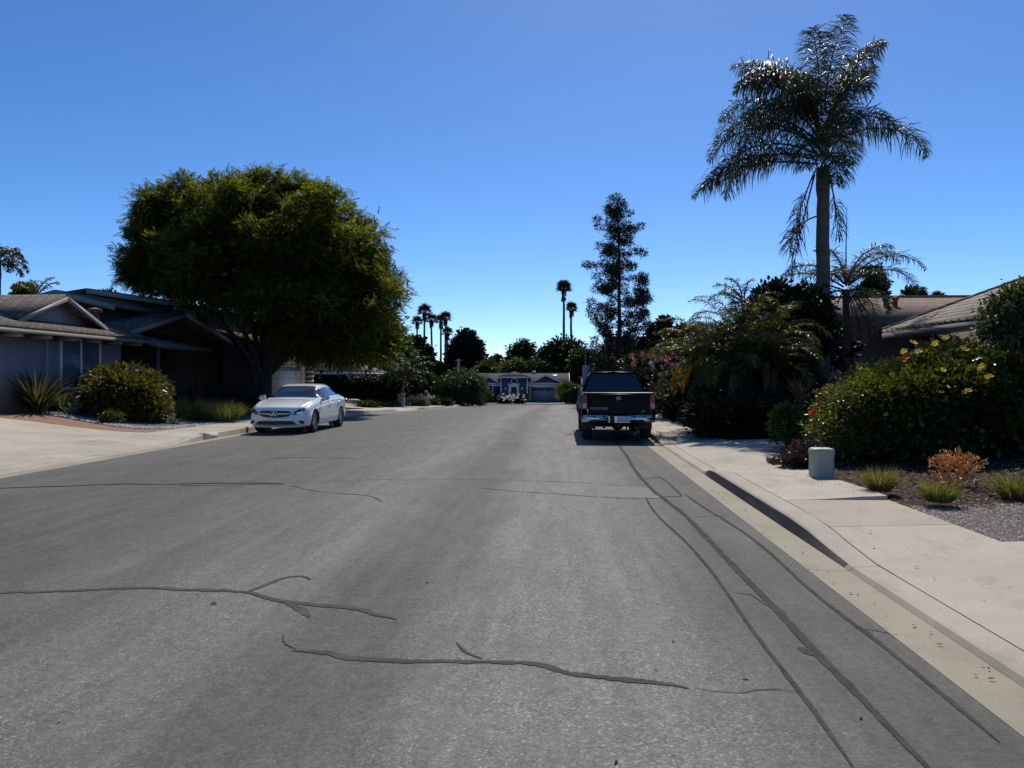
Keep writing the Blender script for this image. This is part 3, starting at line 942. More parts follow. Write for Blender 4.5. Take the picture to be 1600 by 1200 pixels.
def sedan():
    root = thing('parked_car', 'white four-door sedan parked on the left facing the viewer', 'car', (-8.10, 21.38, .004), local=True)
    ip = lambda k, v: (lambda y: float(pchip(k, v, np.array([y]))[0]))
    w_ = ip([0, .12, .4, .94, 2.3, 3.6, 4.2, 4.5, 4.63], [.80, .85, .88, .893, .89, .885, .87, .82, .76])
    zb = ip([0, .08, .3, .9, 4.0, 4.4, 4.63], [.27, .21, .185, .19, .19, .24, .36])
    zs = ip([0, .1, .35, .8, 1.3, 2.3, 3.5, 4.2, 4.5, 4.63], [.60, .69, .775, .865, .915, .955, .985, .975, .93, .86])
    zt = ip([0, .05, .14, .4, .9, 1.28, 1.40, 1.7, 2.0, 2.3, 2.65, 3.1, 3.5, 3.85, 4.15, 4.35, 4.55, 4.63], [.62, .74, .80, .865, .945, .985, 1.03, 1.20, 1.335, 1.405, 1.43, 1.41, 1.34, 1.225, 1.10, 1.04, .99, .90])
    wt = ip([0, .5, 1.28, 1.7, 2.2, 2.7, 3.3, 3.9, 4.3, 4.63], [.62, .68, .72, .62, .56, .545, .53, .53, .60, .58])

    def cols(y):
        w, b, s, t, q = w_(y), zb(y), zs(y), zt(y), wt(y)
        g = max(0.0, min(1.0, (t - s - .07) / .25))
        z7 = t - .085 * g - .012 * (1 - g)
        z6 = s + .03 * g + (.012 if g < .01 else .012)
        return [(0, b), (w * .62, b), (w * .93, b + .03), (w * .99, b + .16), (w, b + .30), (w * .985, s - .13), (w * .965, s - .045), (w * .93, s), (w - .085, z6), (q + .045, z7), (q * .86, t - .016), (q * .4, t - .002), (0, t)]
    y = np.unique(np.concatenate([np.linspace(0, .3, 14), np.linspace(.3, 4.63, 150)]))
    nv = 97

    def bow(x, yy, z):
        f = np.clip(1 - yy / 1.1, 0, 1) ** 1.3; r = np.clip((yy - 3.9) / .73, 0, 1) ** 1.4
        return .33 * (x / .88) ** 2 * f - .20 * (x / .88) ** 2 * r - .02 * f * np.clip((.45 - np.abs(z - .42)), 0, 1) - .10 * np.clip((x / .7), 0, 1) ** 0 * 0 + .14 * (x / .7) ** 2 * np.exp(-((yy - 1.5) / .45) ** 2) - .12 * (x / .6) ** 2 * np.exp(-((yy - 4.0) / .35) ** 2)
    V = ring_loft(y, cols, nv, bow)
    v = np.linspace(0, 12, nv); vc = (v[:-1] + v[1:]) / 2; yc = (y[:-1] + y[1:]) / 2
    C = (V[:-1, :-1] + V[1:, :-1] + V[1:, 1:] + V[:-1, 1:]) / 4
    Yc = yc[:, None] + 0 * C[..., 0]; Vc = vc[None] + 0 * C[..., 0]
    arch = np.zeros(C.shape[:2], bool)
    for ya in (.94, 3.64):
        arch |= (np.hypot(C[..., 1] - ya - (.0), C[..., 2] - .335) < .365) & (C[..., 0] > .5)
    under = (Vc < 1.0)
    wind = (Vc > 8.75) & (Yc > 1.37) & (Yc < 2.08) & (C[..., 2] > 1.0)
    rear = (Vc > 8.85) & (Yc > 3.42) & (Yc < 4.08)
    zs_a = np.array([zs(a) for a in yc])[:, None]; top_a = np.array([zt(a) for a in yc])[:, None]
    side = (Vc > 8.1) & (Vc < 8.86) & (Yc > 1.62) & (Yc < 3.72) & (top_a - zs_a > .24)
    bp = side & (np.abs(Yc - 2.66) < .028)
    side &= ~bp
    door = (Vc > 2.35) & (Vc < 8.02) & ~arch & (Yc > 1.42) & (Yc < 3.50) & ~((Yc > 3.1) & (np.hypot(C[..., 1] - 3.64, C[..., 2] - .335) < .46))
    fd = door & (Yc < 2.64); rd = door & (Yc > 2.66)
    seam = door & ~fd & ~rd
    edge = (Vc > 2.35) & (Vc < 8.02) & ~arch & (np.abs(Yc - 1.405) < .016) & False
    handle_zone = None
    taken = arch | wind | rear | side | bp | fd | rd | seam | edge
    body = MB(); add_half(body, V, ~taken)
    # closed front and rear ends
    for i0, sg in ((0, -1), (-1, 1)):
        R0 = np.concatenate([V[i0], both(V[i0])[::-1][1:]])
        cz = np.array([0, 0, (V[i0, 0, 2] + V[i0, -1, 2]) / 2])
        Rs = []
        for s in (1.0, .93, .8, .5, .02):
            r = R0.copy(); r[:, 0] *= s; r[:, 2] = cz[2] + (R0[:, 2] - cz[2]) * s
            k = .33 if sg < 0 else -.20
            r[:, 1] = y[i0] + k * (r[:, 0] / .88) ** 2 + sg * .028 * (1 - s ** 4)
            Rs.append(r)
        body.grid(np.stack(Rs) if sg > 0 else np.stack(Rs)[:, ::-1])
    body.build('body', M['white_paint'], root, True, 50)
    mb = MB(); add_half(mb, V, wind); mb.build('windshield', M['glass'], root, True)
    mb = MB(); add_half(mb, V, rear); mb.build('rear_window', M['glass'], root, True)
    for s in (1, -1):
        mb = MB(); add_half(mb, V, side | bp, (s,)); mb.build('side_window', M['glass'], root, True)
        mb = MB()
        # seam backing and dark trim line along the foot of the side windows
        Vi = V.copy(); Vi[..., 0] -= .012
        add_half(mb, Vi, seam | edge, (s,)); mb.build('door_seam', M['black'], root)
        for nm, ms, hy in (('door', fd, 2.42), ('door', rd, 3.36)):
            mb = MB(); add_half(mb, V, ms, (s,)); d = mb.build(nm, M['white_paint'], root, True, 60)
            hb = MB(); hb.bbox((s * (.892), hy, .845), (.03, .19, .028), .008); hb.build('door_handle', M['silver'], d, True, 40)
        # arch liners
        for ya in (.94, 3.64):
            ln = MB()
            a = np.linspace(-.25, PI + .25, 24)
            A = np.stack([np.full(24, .50), ya + .372 * np.cos(a), .335 + .372 * np.sin(a)], -1); B = A.copy(); B[:, 0] = .868
            A[:, 0] *= s; B[:, 0] *= s
            ln.grid(np.stack([A, B])); ln.lathe([(.38, s * .55), (.001, s * .55)], 20, 'x', c=(0, ya, .335))
            ln.build('wheel_arch_liner', M['black'], root)
        for ya in (.94, 3.64):
            wheel(root, (s * .872, ya, .328), .328, .22, s)
        # mirror
        mr = MB(); mr.bbox((s * .985, 1.60, 1.005), (.22, .13, .135), .04); mi = mr.build('mirror', M['silver'], root, True, 60)
        mr = MB(); mr.bbox((s * .89, 1.62, .935), (.14, .08, .05), .02); mr.build('mirror_base', M['black'], mi)
    # front fascia: patches that follow the bowed nose
    yf = lambda x, o: .33 * (x / .88) ** 2 - .03 - o

    def strip_(name, xs_, lo, hi, mat, off, parent=root, nz=6, tilt=.0):
        mb = MB(); X = np.linspace(xs_[0], xs_[-1], 25)
        L, Hh = pchip(xs_, lo, X), pchip(xs_, hi, X)
        G = []
        for t in np.linspace(0, 1, nz):
            z = L + (Hh - L) * t
            G.append(np.stack([X, yf(X, off) + np.clip(z - .62, 0, 1) * tilt, z], -1))
        mb.grid(np.stack(G)[:, ::1]); return mb.build(name, mat, parent, True)
    gr = strip_('grille', [-.46, -.40, -.2, 0, .2, .40, .46], [.57, .515, .485, .475, .485, .515, .57], [.625, .665, .675, .675, .675, .665, .625], M['black'], .030, tilt=.05)
    strip_('grille_bar', [-.44, 0, .44], [.575, .562, .575], [.602, .594, .602], M['silver'], .045, gr, 3)
    strip_('grille_rim', [-.47, -.2, 0, .2, .47], [.672, .682, .682, .682, .672], [.69, .698, .698, .698, .69], M['silver'], .024, gr, 3, .05)
    em = MB()
    em.tube([(.098 * math.cos(a), -.085, .578 + .098 * math.sin(a)) for a in np.linspace(0, 2 * PI, 25)], .012, 6)
    for k in range(3):
        a = PI / 2 + k * 2 * PI / 3
        d = np.array([math.cos(a), 0, math.sin(a)]); e = np.array([-math.sin(a), 0, math.cos(a)]); o = np.array([0, -.09, .578])
        em.prism([o - e * .022, o + d * .095, o + e * .022, o - d * .01], (0, .014, 0))
    em.build('emblem', M['chrome'], gr, True, 40)
    em = MB(); em.lathe([(.09, -.075), (.001, -.075)], 20, 'y', c=(0, 0, .578)); em.build('emblem_disc', M['black'], gr)
    strip_('lower_intake', [-.60, -.5, -.25, 0, .25, .5, .60], [.275, .275, .275, .275, .275, .275, .275], [.285, .37, .385, .38, .385, .37, .285], M['black'], .030)
    strip_('lower_lip', [-.72, 0, .72], [.205, .20, .205], [.225, .222, .225], M['silver'], .030, nz=3)
    for s in (1, -1):
        f = lambda L: [a * s for a in L] if s > 0 else [a * s for a in L][::-1]
        r = lambda L: L if s > 0 else L[::-1]
        strip_('fog_intake', f([.66, .70, .76, .80]), r([.36, .30, .285, .30]), r([.385, .385, .37, .32]), M['black'], .030)
        hl = strip_('headlight', f([.50, .58, .68, .77, .81]), r([.545, .545, .57, .63, .69]), r([.59, .66, .725, .745, .735]), M['lamp'], .026, tilt=.30)
        strip_('headlight_reflector', f([.60, .66, .72, .76]), r([.575, .57, .585, .62]), r([.61, .64, .665, .67]), M['chrome'], .034, hl, tilt=.30)
        strip_('headlight_bezel', f([.54, .62, .7]), r([.575, .59, .66]), r([.64, .68, .72]), M['black'], .031, hl, tilt=.30)
    # underside and cabin floor so that no light leaks through
    mb = MB(); mb.box((0, 2.3, .215), (1.3, 3.9, .05)); mb.build('underbody', M['black'], root)
    # cabin glimpsed through the glass is dark; roof seam strips
    for s in (1, -1):
        mb = MB(); yy = np.linspace(1.95, 3.6, 16)
        mb.tube([(s * (wt(a) * .93 + .0), a + .12 * (wt(a) * .93 / .7) ** 2 * math.exp(-((a - 1.5) / .45) ** 2), zt(a) - .022) for a in yy], .009, 5)
        mb.build('roof_strip', M['black'], root)
    # rear lamps
    for s in (1, -1):
        mb = MB(); mb.bbox((s * .74, 4.49, .86), (.2, .14, .12), .03); mb.build('tail_light', M['red_lamp'], root, True, 40)
    return root


def pickup():
    root = thing('pickup_truck', 'dark navy four-door pickup truck parked at the right kerb, seen from behind', 'pickup truck', (1.47, 19.35, .004), local=True)
    YB = 1.78   # bed end / cab rear
    wz = [(.50, .875), (.62, .915), (.80, .925), (.98, .925), (1.12, .912), (1.205, .89)]

    def side_grid(y0, y1, ny, flare=True):
        y = np.linspace(y0, y1, ny); z = np.linspace(.48, 1.205, 34)
        xw = pchip([a for a, _ in wz], [b for _, b in wz], np.clip(z, .5, 1.205))
        X = np.repeat(xw[None], ny, 0); Y = np.repeat(y[:, None], 34, 1); Z = np.repeat(z[None], ny, 0)
        for ya in (1.12, 4.32):
            r = np.hypot(Y - ya, Z - .38)
            X = X + .045 * np.exp(-((r - .46) / .05) ** 2) * (Z < 1.0)
        X = X - .05 * np.clip((Y - 4.4) / .85, 0, 1) ** 2
        V = np.stack([X, Y, Z], -1)
        C = (V[:-1, :-1] + V[1:, 1:]) / 2
        arch = np.zeros(C.shape[:2], bool)
        for ya in (1.12, 4.32): arch |= np.hypot(C[..., 1] - ya, C[..., 2] - .38) < .44
        return V, ~arch, C
    # bed
    bed = MB()
    V, ok, C = side_grid(.03, YB, 80)
    add_half(bed, V, ok)
    for s in (1, -1):
        bed.box2((min(s * .80, s * .89), .04, 1.195), (max(s * .80, s * .89), YB, 1.222))
        bed.box2((min(s * .78, s * .80), .06, .72), (max(s * .78, s * .80), YB, 1.2))
    bed.box2((-.80, .06, .68), (.80, YB, .72)); bed.box2((-.86, YB - .03, .68), (.86, YB, 1.16))
    bed.build('bed', M['navy_paint'], root, True, 35)
    # cab lower and bonnet
    V, ok, C = side_grid(YB, 5.25, 150)
    zc = np.clip((C[..., 1] - 4.2) / 1.0, 0, 1)
    dfr = (C[..., 1] > 3.0) & (C[..., 1] < 3.98); drr = (C[..., 1] > 1.98) & (C[..., 1] < 2.97)
    dmask = (C[..., 2] > .56) & ok
    body = MB(); add_half(body, V, ok & ~((dfr | drr) & dmask))
    body.add([(-.89, 3.9, 1.2), (.89, 3.9, 1.2), (.84, 5.2, 1.06), (-.84, 5.2, 1.06)], [np.array([[0, 1, 2, 3]])])
    body.box2((-.85, 5.2, .5), (.85, 5.26, 1.06)); body.box2((-.7, .3, .42), (.7, 5.1, .52))
    bo = body.build('body', M['navy_paint'], root, True, 35)
    for s in (1, -1):
        for msk, hy in ((dfr, 3.1), (drr, 2.1)):
            mb = MB(); add_half(mb, V, msk & dmask, (s,)); d = mb.build('door', M['navy_paint'], root, True)
            hb = MB(); hb.bbox((s * .935, hy, 1.02), (.03, .2, .035), .01); hb.build('door_handle', M['chrome'], d)
    # cab: rings from the foot of the glass to the roof
    zr = [(0, 1.2, .89), (.06, 1.22, .88), (.5, 1.55, .745), (.78, 1.70, .66), (.9, 1.752, .60), (.97, 1.775, .45), (1.0, 1.785, .0)]
    def cabring(y):
        return [(b, a) for _, a, b in zr]
    y = np.linspace(0, 1, 70); nv = 60
    base = pchip_param(np.array([(b, a) for _, a, b in zr]), nv)
    f = np.clip((base[:, 1] - 1.2) / .58, 0, 1)
    yr = YB - .02 + .24 * f ** 1.1; yfv = 4.05 - .86 * f ** 1.05
    V = np.stack([np.repeat(base[None, :, 0], 70, 0), yr[None] + (yfv - yr)[None] * y[:, None], np.repeat(base[None, :, 1], 70, 0)], -1)
    C = (V[:-1, :-1] + V[1:, 1:]) / 2
    sidew = (C[..., 2] > 1.24) & (C[..., 2] < 1.665) & (y[:-1, None] > .055) & (y[:-1, None] < .90)
    pil = sidew & (np.abs(C[..., 1] - 2.98) < .04)
    cab = MB(); add_half(cab, V, ~sidew | pil); 
    # rear wall of the cab, with its window as a patch of its own
    R0 = np.concatenate([V[0], both(V[0])[::-1][1:]])
    Rw = []
    X = np.linspace(-1, 1, 41); Zw = np.linspace(1.2, 1.785, 30)
    wz_ = np.interp(Zw, base[:, 1], base[:, 0]); 
    G = np.stack([X[None] * wz_[:, None], np.repeat((YB - .02 + .24 * (np.clip((Zw - 1.2) / .58, 0, 1)) ** 1.1)[:, None], 41, 1) - .05 * (1 - X[None] ** 2) * 1, np.repeat(Zw[:, None], 41, 1)], -1)
    Gc = (G[:-1, :-1] + G[1:, 1:]) / 2
    rw = (Gc[..., 2] > 1.245) & (Gc[..., 2] < 1.70) & (np.abs((X[:-1] + X[1:]) / 2)[None] < .88)
    cab.grid(G, ~rw)
    fw = G.copy(); fw[..., 1] = (4.05 - .86 * np.clip((fw[..., 2] - 1.2) / .58, 0, 1) ** 1.05) + .05 * (1 - X[None] ** 2)
    cab.build('cab', M['navy_paint'], root, True, 35)
    mb = MB(); mb.grid(fw); mb.build('windshield', M['glass'], root, True)
    mb = MB(); mb.grid(G, rw); rwo = mb.build('rear_window', M['glass'], root, True)
    mb = MB()
    for x in (-.30, .30): mb.box2((x - .012, YB + .02, 1.25), (x + .012, YB + .05, 1.67))
    for s in (1, -1):
        m2 = MB(); add_half(m2, V, sidew & ~pil, (s,)); m2.build('side_window', M['glass'], root, True)
    # roof edge glint strip and third brake lamp
    m2 = MB(); m2.bbox((0, YB + .20, 1.742), (.34, .04, .035), .01); m2.build('brake_light', M['red_lamp'], root)
    # tailgate
    tg = MB(); tg.bbox((0, .055, .95), (1.54, .07, .53), .02); tg.bbox((0, .02, .955), (1.36, .02, .30), .01)
    tgo = tg.build('tailgate', M['navy_paint'], root, True, 40)
    m2 = MB(); m2.bbox((0, .06, 1.225), (1.74, .10, .032), .012); m2.build('tailgate_cap', M['black'], tgo, True, 40)
    m2 = MB(); m2.tube([(.05 * math.cos(a), .0, 1.095 + .042 * math.sin(a)) for a in np.linspace(0, 2 * PI, 17)], .008, 6); m2.box((0, .0, 1.095), (.125, .012, .02)); m2.build('emblem', M['chrome'], tgo)
    text_mesh('lettering', 'FRONTIER', .098, .003, M['dull_badge'], tgo, (-.72, .012, .80), (PI / 2, 0, 0))
    text_mesh('lettering', 'SV', .085, .003, M['dull_badge'], tgo, (.56, .018, .745), (PI / 2, 0, 0))
    m2 = MB(); m2.bbox((0, .006, 1.0), (.20, .03, .07), .012); 
    # tail lights
    for s in (1, -1):
        m2 = MB(); m2.bbox((s * .845, .10, 1.0), (.15, .22, .41), .03); t = m2.build('tail_light', M['red_lamp'], root, True, 40)
        m2 = MB(); m2.bbox((s * .845, -.006, .905), (.10, .03, .12), .008); m2.build('reversing_light', M['clear_lamp'], t)
    # bumper: two chrome ends, dark middle with the plate
    for s in (1, -1):
        pts = [(.27, -.11), (.70, -.10), (.88, -.02), (.925, .14), (.89, .16), (.84, .03), (.27, .0)]
        m2 = MB(); m2.prism([(s * a, b, .50) for a, b in pts], (0, 0, .175)); b_ = m2.build('bumper', M['chrome'], root, False)
        m2 = MB(); m2.prism([(s * a * .99, b * 1.02 + .002, .676) for a, b in pts], (0, 0, .02)); m2.build('bumper_pad', M['black'], b_)
        for x in (.36, .62):
            m2 = MB(); m2.box((s * x, -.112, .64), (.05, .01, .03)); m2.build('step_slot', M['black'], b_)
    m2 = MB(); m2.bbox((0, -.03, .57), (.56, .10, .20), .02); md = m2.build('bumper_centre', M['chrome'], root, True, 40)
    m2 = MB(); m2.bbox((-.17, -.07, .585), (.12, .06, .22), .02); m2.build('hitch_cover', M['black'], md)
    m2 = MB(); m2.bbox((.10, -.088, .58), (.305, .012, .15), .004); pl = m2.build('licence_plate', M['plate'], root)
    # rolling gear and underside
    for s in (1, -1):
        for ya in (1.12, 4.32):
            ln = MB()
            a = np.linspace(-.2, PI + .2, 24)
            A = np.stack([np.full(24, s * .55), ya + .45 * np.cos(a), .38 + .45 * np.sin(a)], -1); B = A.copy(); B[:, 0] = s * .90
            ln.grid(np.stack([A, B])); ln.lathe([(.46, s * .56), (.001, s * .56)], 20, 'x', c=(0, ya, .38))
            ln.build('wheel_arch_liner', M['black'], root)
        for ya in (1.12, 4.32):
            wheel(root, (s * .90, ya, .375), .375, .265, s, 6)
        m2 = MB(); m2.bbox((s * .96, .74, .36), (.02, .03, .3), .005)
        m2 = MB(); m2.bbox((s * 1.03, 3.72, 1.22), (.20, .12, .19), .04); mi = m2.build('mirror', M['navy_paint'], root, True, 50)
        m2 = MB(); m2.box((s * .93, 3.74, 1.17), (.12, .05, .05)); m2.build('mirror_arm', M['black'], mi)
        m2 = MB(); m2.box2((min(s * .66, s * .88), .72, .24), (max(s * .66, s * .88), .74, .50)); m2.build('mud_flap', M['black'], root)
    m2 = MB(); m2.tube([(-.75, 1.12, .36), (.75, 1.12, .36)], .05, 8); m2.lathe([(0, -.16), (.1, -.12), (.15, 0), (.1, .12), (0, .16)], 12, 'x', c=(.05, 1.12, .36)); m2.build('rear_axle', M['black'], root)
    m2 = MB(); m2.tube([(.42, .05, .40), (.42, 1.6, .40)], .032, 8); m2.build('exhaust_pipe', M['black'], root)
    m2 = MB(); m2.bbox((-.36, .14, .40), (.06, .18, .12), .01); m2.bbox((.0, .02, .42), (.09, .16, .08), .01); m2.build('tow_hook', M['black'], root)
    m2 = MB(); m2.lathe([(.36, -.09), (.30, -.1), (.0, -.1)], 20, 'z', c=(.05, .75, .53)); m2.lathe([(.30, -.1), (.35, 0), (.30, .1)], 20, 'z', c=(.05, .75, .50)); m2.build('spare_wheel', M['rubber'], root)
    return root


CAR = sedan()
TRUCK = pickup()
# ------------------------------------------------------------------ houses
def shingles(name, c1, c2, row=.16, gap=(.03, .028, .026), axis='z', slope=.35, msz=.12):
    """roof covering in courses; the courses follow height, the butts follow the ridge"""
    m, nt, out = nodes_of(name)
    pos = geo_pos(nt)
    sep = N(nt, 'ShaderNodeSeparateXYZ'); nt.links.new(pos, sep.inputs[0])
    run = mth(nt, 'ADD', sep.outputs[0], mth(nt, 'MULTIPLY', sep.outputs[1], 1.0))
    cmb = N(nt, 'ShaderNodeCombineXYZ'); nt.links.new(run, cmb.inputs[0]); nt.links.new(mth(nt, 'DIVIDE', sep.outputs[2], slope), cmb.inputs[1])
    t = N(nt, 'ShaderNodeTexBrick'); nt.links.new(cmb.outputs[0], t.inputs['Vector'])
    t.inputs['Color1'].default_value = (*c1, 1); t.inputs['Color2'].default_value = (*c2, 1); t.inputs['Mortar'].default_value = (*gap, 1)
    t.inputs['Scale'].default_value = 1; t.inputs['Brick Width'].default_value = row * 1.9; t.inputs['Row Height'].default_value = row * 1.6
    t.inputs['Mortar Size'].default_value = row * msz; t.inputs['Mortar Smooth'].default_value = .4; t.inputs['Bias'].default_value = 0
    f = noise(nt, pos, 2.5, 8, .7)
    c = mixc(nt, 1.0, t.outputs['Color'], ramp(nt, f, [(.3, .7), (.7, 1.25)]), 'MULTIPLY')
    b = N(nt, 'ShaderNodeBsdfPrincipled'); b.inputs['Roughness'].default_value = .9; b.inputs['Specular IOR Level'].default_value = .15
    nt.links.new(c, b.inputs['Base Color'])
    nt.links.new(b.outputs[0], out.inputs[0])
    return m


def siding(name, col, gap, axis='h', rough=.75):
    """boards: thin dark joints, horizontal ('h') or vertical ('v')"""
    m, nt, out = nodes_of(name)
    pos = geo_pos(nt)
    sep = N(nt, 'ShaderNodeSeparateXYZ'); nt.links.new(pos, sep.inputs[0])
    v = sep.outputs[2] if axis == 'h' else mth(nt, 'ADD', sep.outputs[0], sep.outputs[1])
    fr = mth(nt, 'FRACT', mth(nt, 'DIVIDE', v, gap))
    ln = ramp(nt, fr, [(0, .55), (.06, .6), (.10, 1.0), (1, 1.04)])
    f = noise(nt, pos, 3, 6, .65)
    c = mixc(nt, 1.0, ramp(nt, f, [(.3, tuple(x * .86 for x in col)), (.7, tuple(x * 1.1 for x in col))]), ln, 'MULTIPLY')
    b = N(nt, 'ShaderNodeBsdfPrincipled'); b.inputs['Roughness'].default_value = rough; b.inputs['Specular IOR Level'].default_value = .25
    nt.links.new(c, b.inputs['Base Color'])
    nt.links.new(bump(nt, fr, .2, .01), b.inputs['Normal'])
    nt.links.new(b.outputs[0], out.inputs[0])
    return m


M['lilac'] = pmat('lilac_grey_siding', (.30, .262, .285), .8, .12, 3, .25, 40)
M['dark_siding'] = siding('dark_brown_siding', (.045, .038, .036), .22, 'h')
M['dark_board'] = siding('dark_vertical_boards', (.05, .042, .04), .25, 'v')
M['roof_grey'] = shingles('grey_wood_shingles', (.17, .145, .125), (.11, .095, .085), .16)
M['roof_brown'] = shingles('brown_wood_shakes', (.27, .185, .15), (.20, .135, .11), .16)
M['roof_pale'] = shingles('pale_grey_roof_tiles', (.32, .27, .235), (.22, .185, .165), .20, (.035, .03, .028), slope=.42, msz=.22)
M['roof_tan'] = shingles('tan_shingles', (.30, .22, .15), (.2, .145, .10), .16)
M['roof_slate'] = shingles('slate_grey_shingles', (.058, .056, .066), (.042, .04, .05), .16)
M['fascia_grey'] = pmat('grey_fascia_paint', (.22, .205, .19), .6, .1, 5)
M['fascia_dark'] = pmat('dark_fascia_paint', (.07, .06, .055), .6, .1, 5)
M['white_trim'] = pmat('white_trim_paint', (.72, .71, .69), .5, .06, 5)
M['pane'] = pmat('window_pane', (.012, .016, .024), .05, 0, spec=.7)
M['pane_blue'] = pmat('curtained_pane', (.10, .11, .17), .25, .25, 3, spec=.5)
M['cream'] = pmat('cream_stucco', (.50, .43, .30), .8, .1, 4, .3, 60)
M['garage_white'] = siding('white_garage_door', (.52, .48, .40), .52, 'h', .5)
M['blue_wall'] = siding('slate_blue_siding', (.075, .078, .135), .20, 'h')
M['blue_garage'] = siding('pale_blue_garage_door', (.23, .235, .33), .52, 'h', .5)
M['brown_wall'] = pmat('brown_stucco', (.16, .11, .085), .85, .12, 4, .3, 60)
M['mauve_wall'] = pmat('mauve_stucco', (.32, .29, .38), .85, .1, 4, .3, 60)
M['grey_wall'] = pmat('grey_stucco', (.14, .12, .12), .85, .1, 4)
M['stone'] = pmat('field_stone', (.24, .21, .185), .85, .35, 9, .6, 30)
M['metal_pipe'] = pmat('rusty_vent_metal', (.14, .055, .045), .7, .2, 9)


def gable(mb, pts, thick=.14):
    for q in pts: mb.slab(q, thick)


def window_x(parent, x, y0, y1, z0, z1, fr, mats, bars=1, name='window'):
    """window in a wall that faces +x"""
    p = MB(); p.box2((x - .02, y0, z0), (x + .015, y1, z1))
    w_ = p.build(name, mats[0], parent)
    f = MB(); t = fr
    f.box2((x - .02, y0 - t, z0 - t), (x + .05, y0, z1 + t)); f.box2((x - .02, y1, z0 - t), (x + .05, y1 + t, z1 + t))
    f.box2((x - .02, y0, z1), (x + .047, y1, z1 + t)); f.box2((x - .02, y0, z0 - t), (x + .06, y1, z0))
    for k in range(bars):
        yy = y0 + (y1 - y0) * (k + 1) / (bars + 1)
        f.box2((x, yy - t / 2, z0), (x + .04, yy + t / 2, z1))
    f.build('frame', mats[1], w_)
    return w_


def window_y(parent, y, x0, x1, z0, z1, fr, mats, bars=1, name='window', hb=0):
    """window in a wall that faces the viewer (-y)"""
    p = MB(); p.box2((x0, y - .015, z0), (x1, y + .02, z1))
    w_ = p.build(name, mats[0], parent)
    f = MB(); t = fr
    f.box2((x0 - t, y - .05, z0 - t), (x0, y + .02, z1 + t)); f.box2((x1, y - .05, z0 - t), (x1 + t, y + .02, z1 + t))
    f.box2((x0, y - .047, z1), (x1, y + .02, z1 + t)); f.box2((x0, y - .06, z0 - t), (x1, y + .02, z0))
    for k in range(bars):
        xx = x0 + (x1 - x0) * (k + 1) / (bars + 1)
        f.box2((xx - t / 2, y - .04, z0), (xx + t / 2, y, z1))
    for k in range(hb):
        zz = z0 + (z1 - z0) * (k + 1) / (hb + 1)
        f.box2((x0, y - .038, zz - t / 2), (x1, y, zz + t / 2))
    f.build('frame', mats[1], w_)
    return w_


# ---- nearest house on the left: lilac-grey front, parallel to the street
h1 = thing('house', 'lilac grey single-storey house with a white-framed window behind the spiky plants at far left', 'house', (-16, 18.900, .5))
m_ = MB(); m_.box2((-27, 6, .2), (-16, 27.100, 3.02)); m_.build('wall', M['lilac'], h1)
m_ = MB()
ex, ez = -15.25, 2.98; rx, rz_ = -21.2, 4.58
m_.slab([(ex, 5.4, ez), (ex, 27.700, ez), (rx, 27.700, rz_), (rx, 5.4, rz_)], .14)
m_.slab([(rx - .01, 5.4, rz_), (rx - .01, 28.8, rz_), (-27.6, 27.700, 2.9), (-27.6, 5.4, 2.9)], .14)
rf = m_.build('roof', M['roof_grey'], h1)
m_ = MB(); m_.tube([(rx, 5.4, rz_ + .13), (rx, 27.700, rz_ + .13)], .10, 6); m_.build('ridge_cap', M['roof_grey'], rf)
m_ = MB(); m_.box2((-27, 27.100, 3.02), (-16, 27.120, 3.05)); 
m_ = MB(); m_.prism([(-16.02, 27.090, 3.0), (-26.9, 27.090, 3.0), (rx, 27.090, rz_ - .02)], (0, -.2, 0)); m_.build('gable_wall', M['lilac'], h1)
m_ = MB(); m_.box2((-15.27, 5.4, 2.88), (-15.22, 27.700, 3.0)); m_.build('fascia', M['fascia_grey'], h1)
for yy in np.arange(21, 27.400, 1.25):
    m_ = MB(); m_.box2((-15.95, yy - .05, 2.78), (-15.31, yy + .05, 2.93)); m_.build('rafter_tail', M['fascia_grey'], h1)
m_ = MB(); m_.box2((-16.03, 22.95, .2), (-15.93, 23.07, 2.85)); m_.build('corner_board', M['lilac'], h1)
window_x(h1, -15.99, 23.72, 25.72, 1.30, 2.86, .08, (M['pane_blue'], M['white_trim']), 1)
# small decorative gable on the roof slope
g = MB(); g.prism([(-16.25, 21.900, 3.40), (-16.25, 25.600, 3.40), (-16.25, 23.750, 4.14)], (-1.6, 0, 0)); gb = g.build('roof_gable', M['lilac'], h1)
g = MB()
g.slab([(-15.85, 21.550, 3.32), (-15.85, 23.750, 4.20), (-19.4, 23.750, 4.20), (-19.4, 21.550, 3.32)], .10)
g.slab([(-15.85, 23.751, 4.20), (-15.85, 25.950, 3.32), (-19.4, 25.950, 3.32), (-19.4, 23.751, 4.20)], .10)
g.build('gable_roof', M['roof_grey'], gb)
g = MB()
g.prism([(-15.84, 21.550, 3.20), (-15.84, 23.750, 4.08), (-15.84, 23.750, 4.22), (-15.84, 21.550, 3.34)], (.06, 0, 0))
g.prism([(-15.84, 23.751, 4.08), (-15.84, 25.950, 3.20), (-15.84, 25.950, 3.34), (-15.84, 23.751, 4.22)], (.06, 0, 0))
g.build('bargeboard', M['fascia_grey'], gb)
g = MB(); g.tube([(-17.0, 27.100, 3.3), (-17.0, 27.100, 4.0)], .18, 10); g.lathe([(.26, 4.0), (.26, 4.12), (.0, 4.2)], 12, 'z', c=(-17.0, 27.100, 0)); g.build('roof_vent', M['metal_pipe'], rf, True, 40)

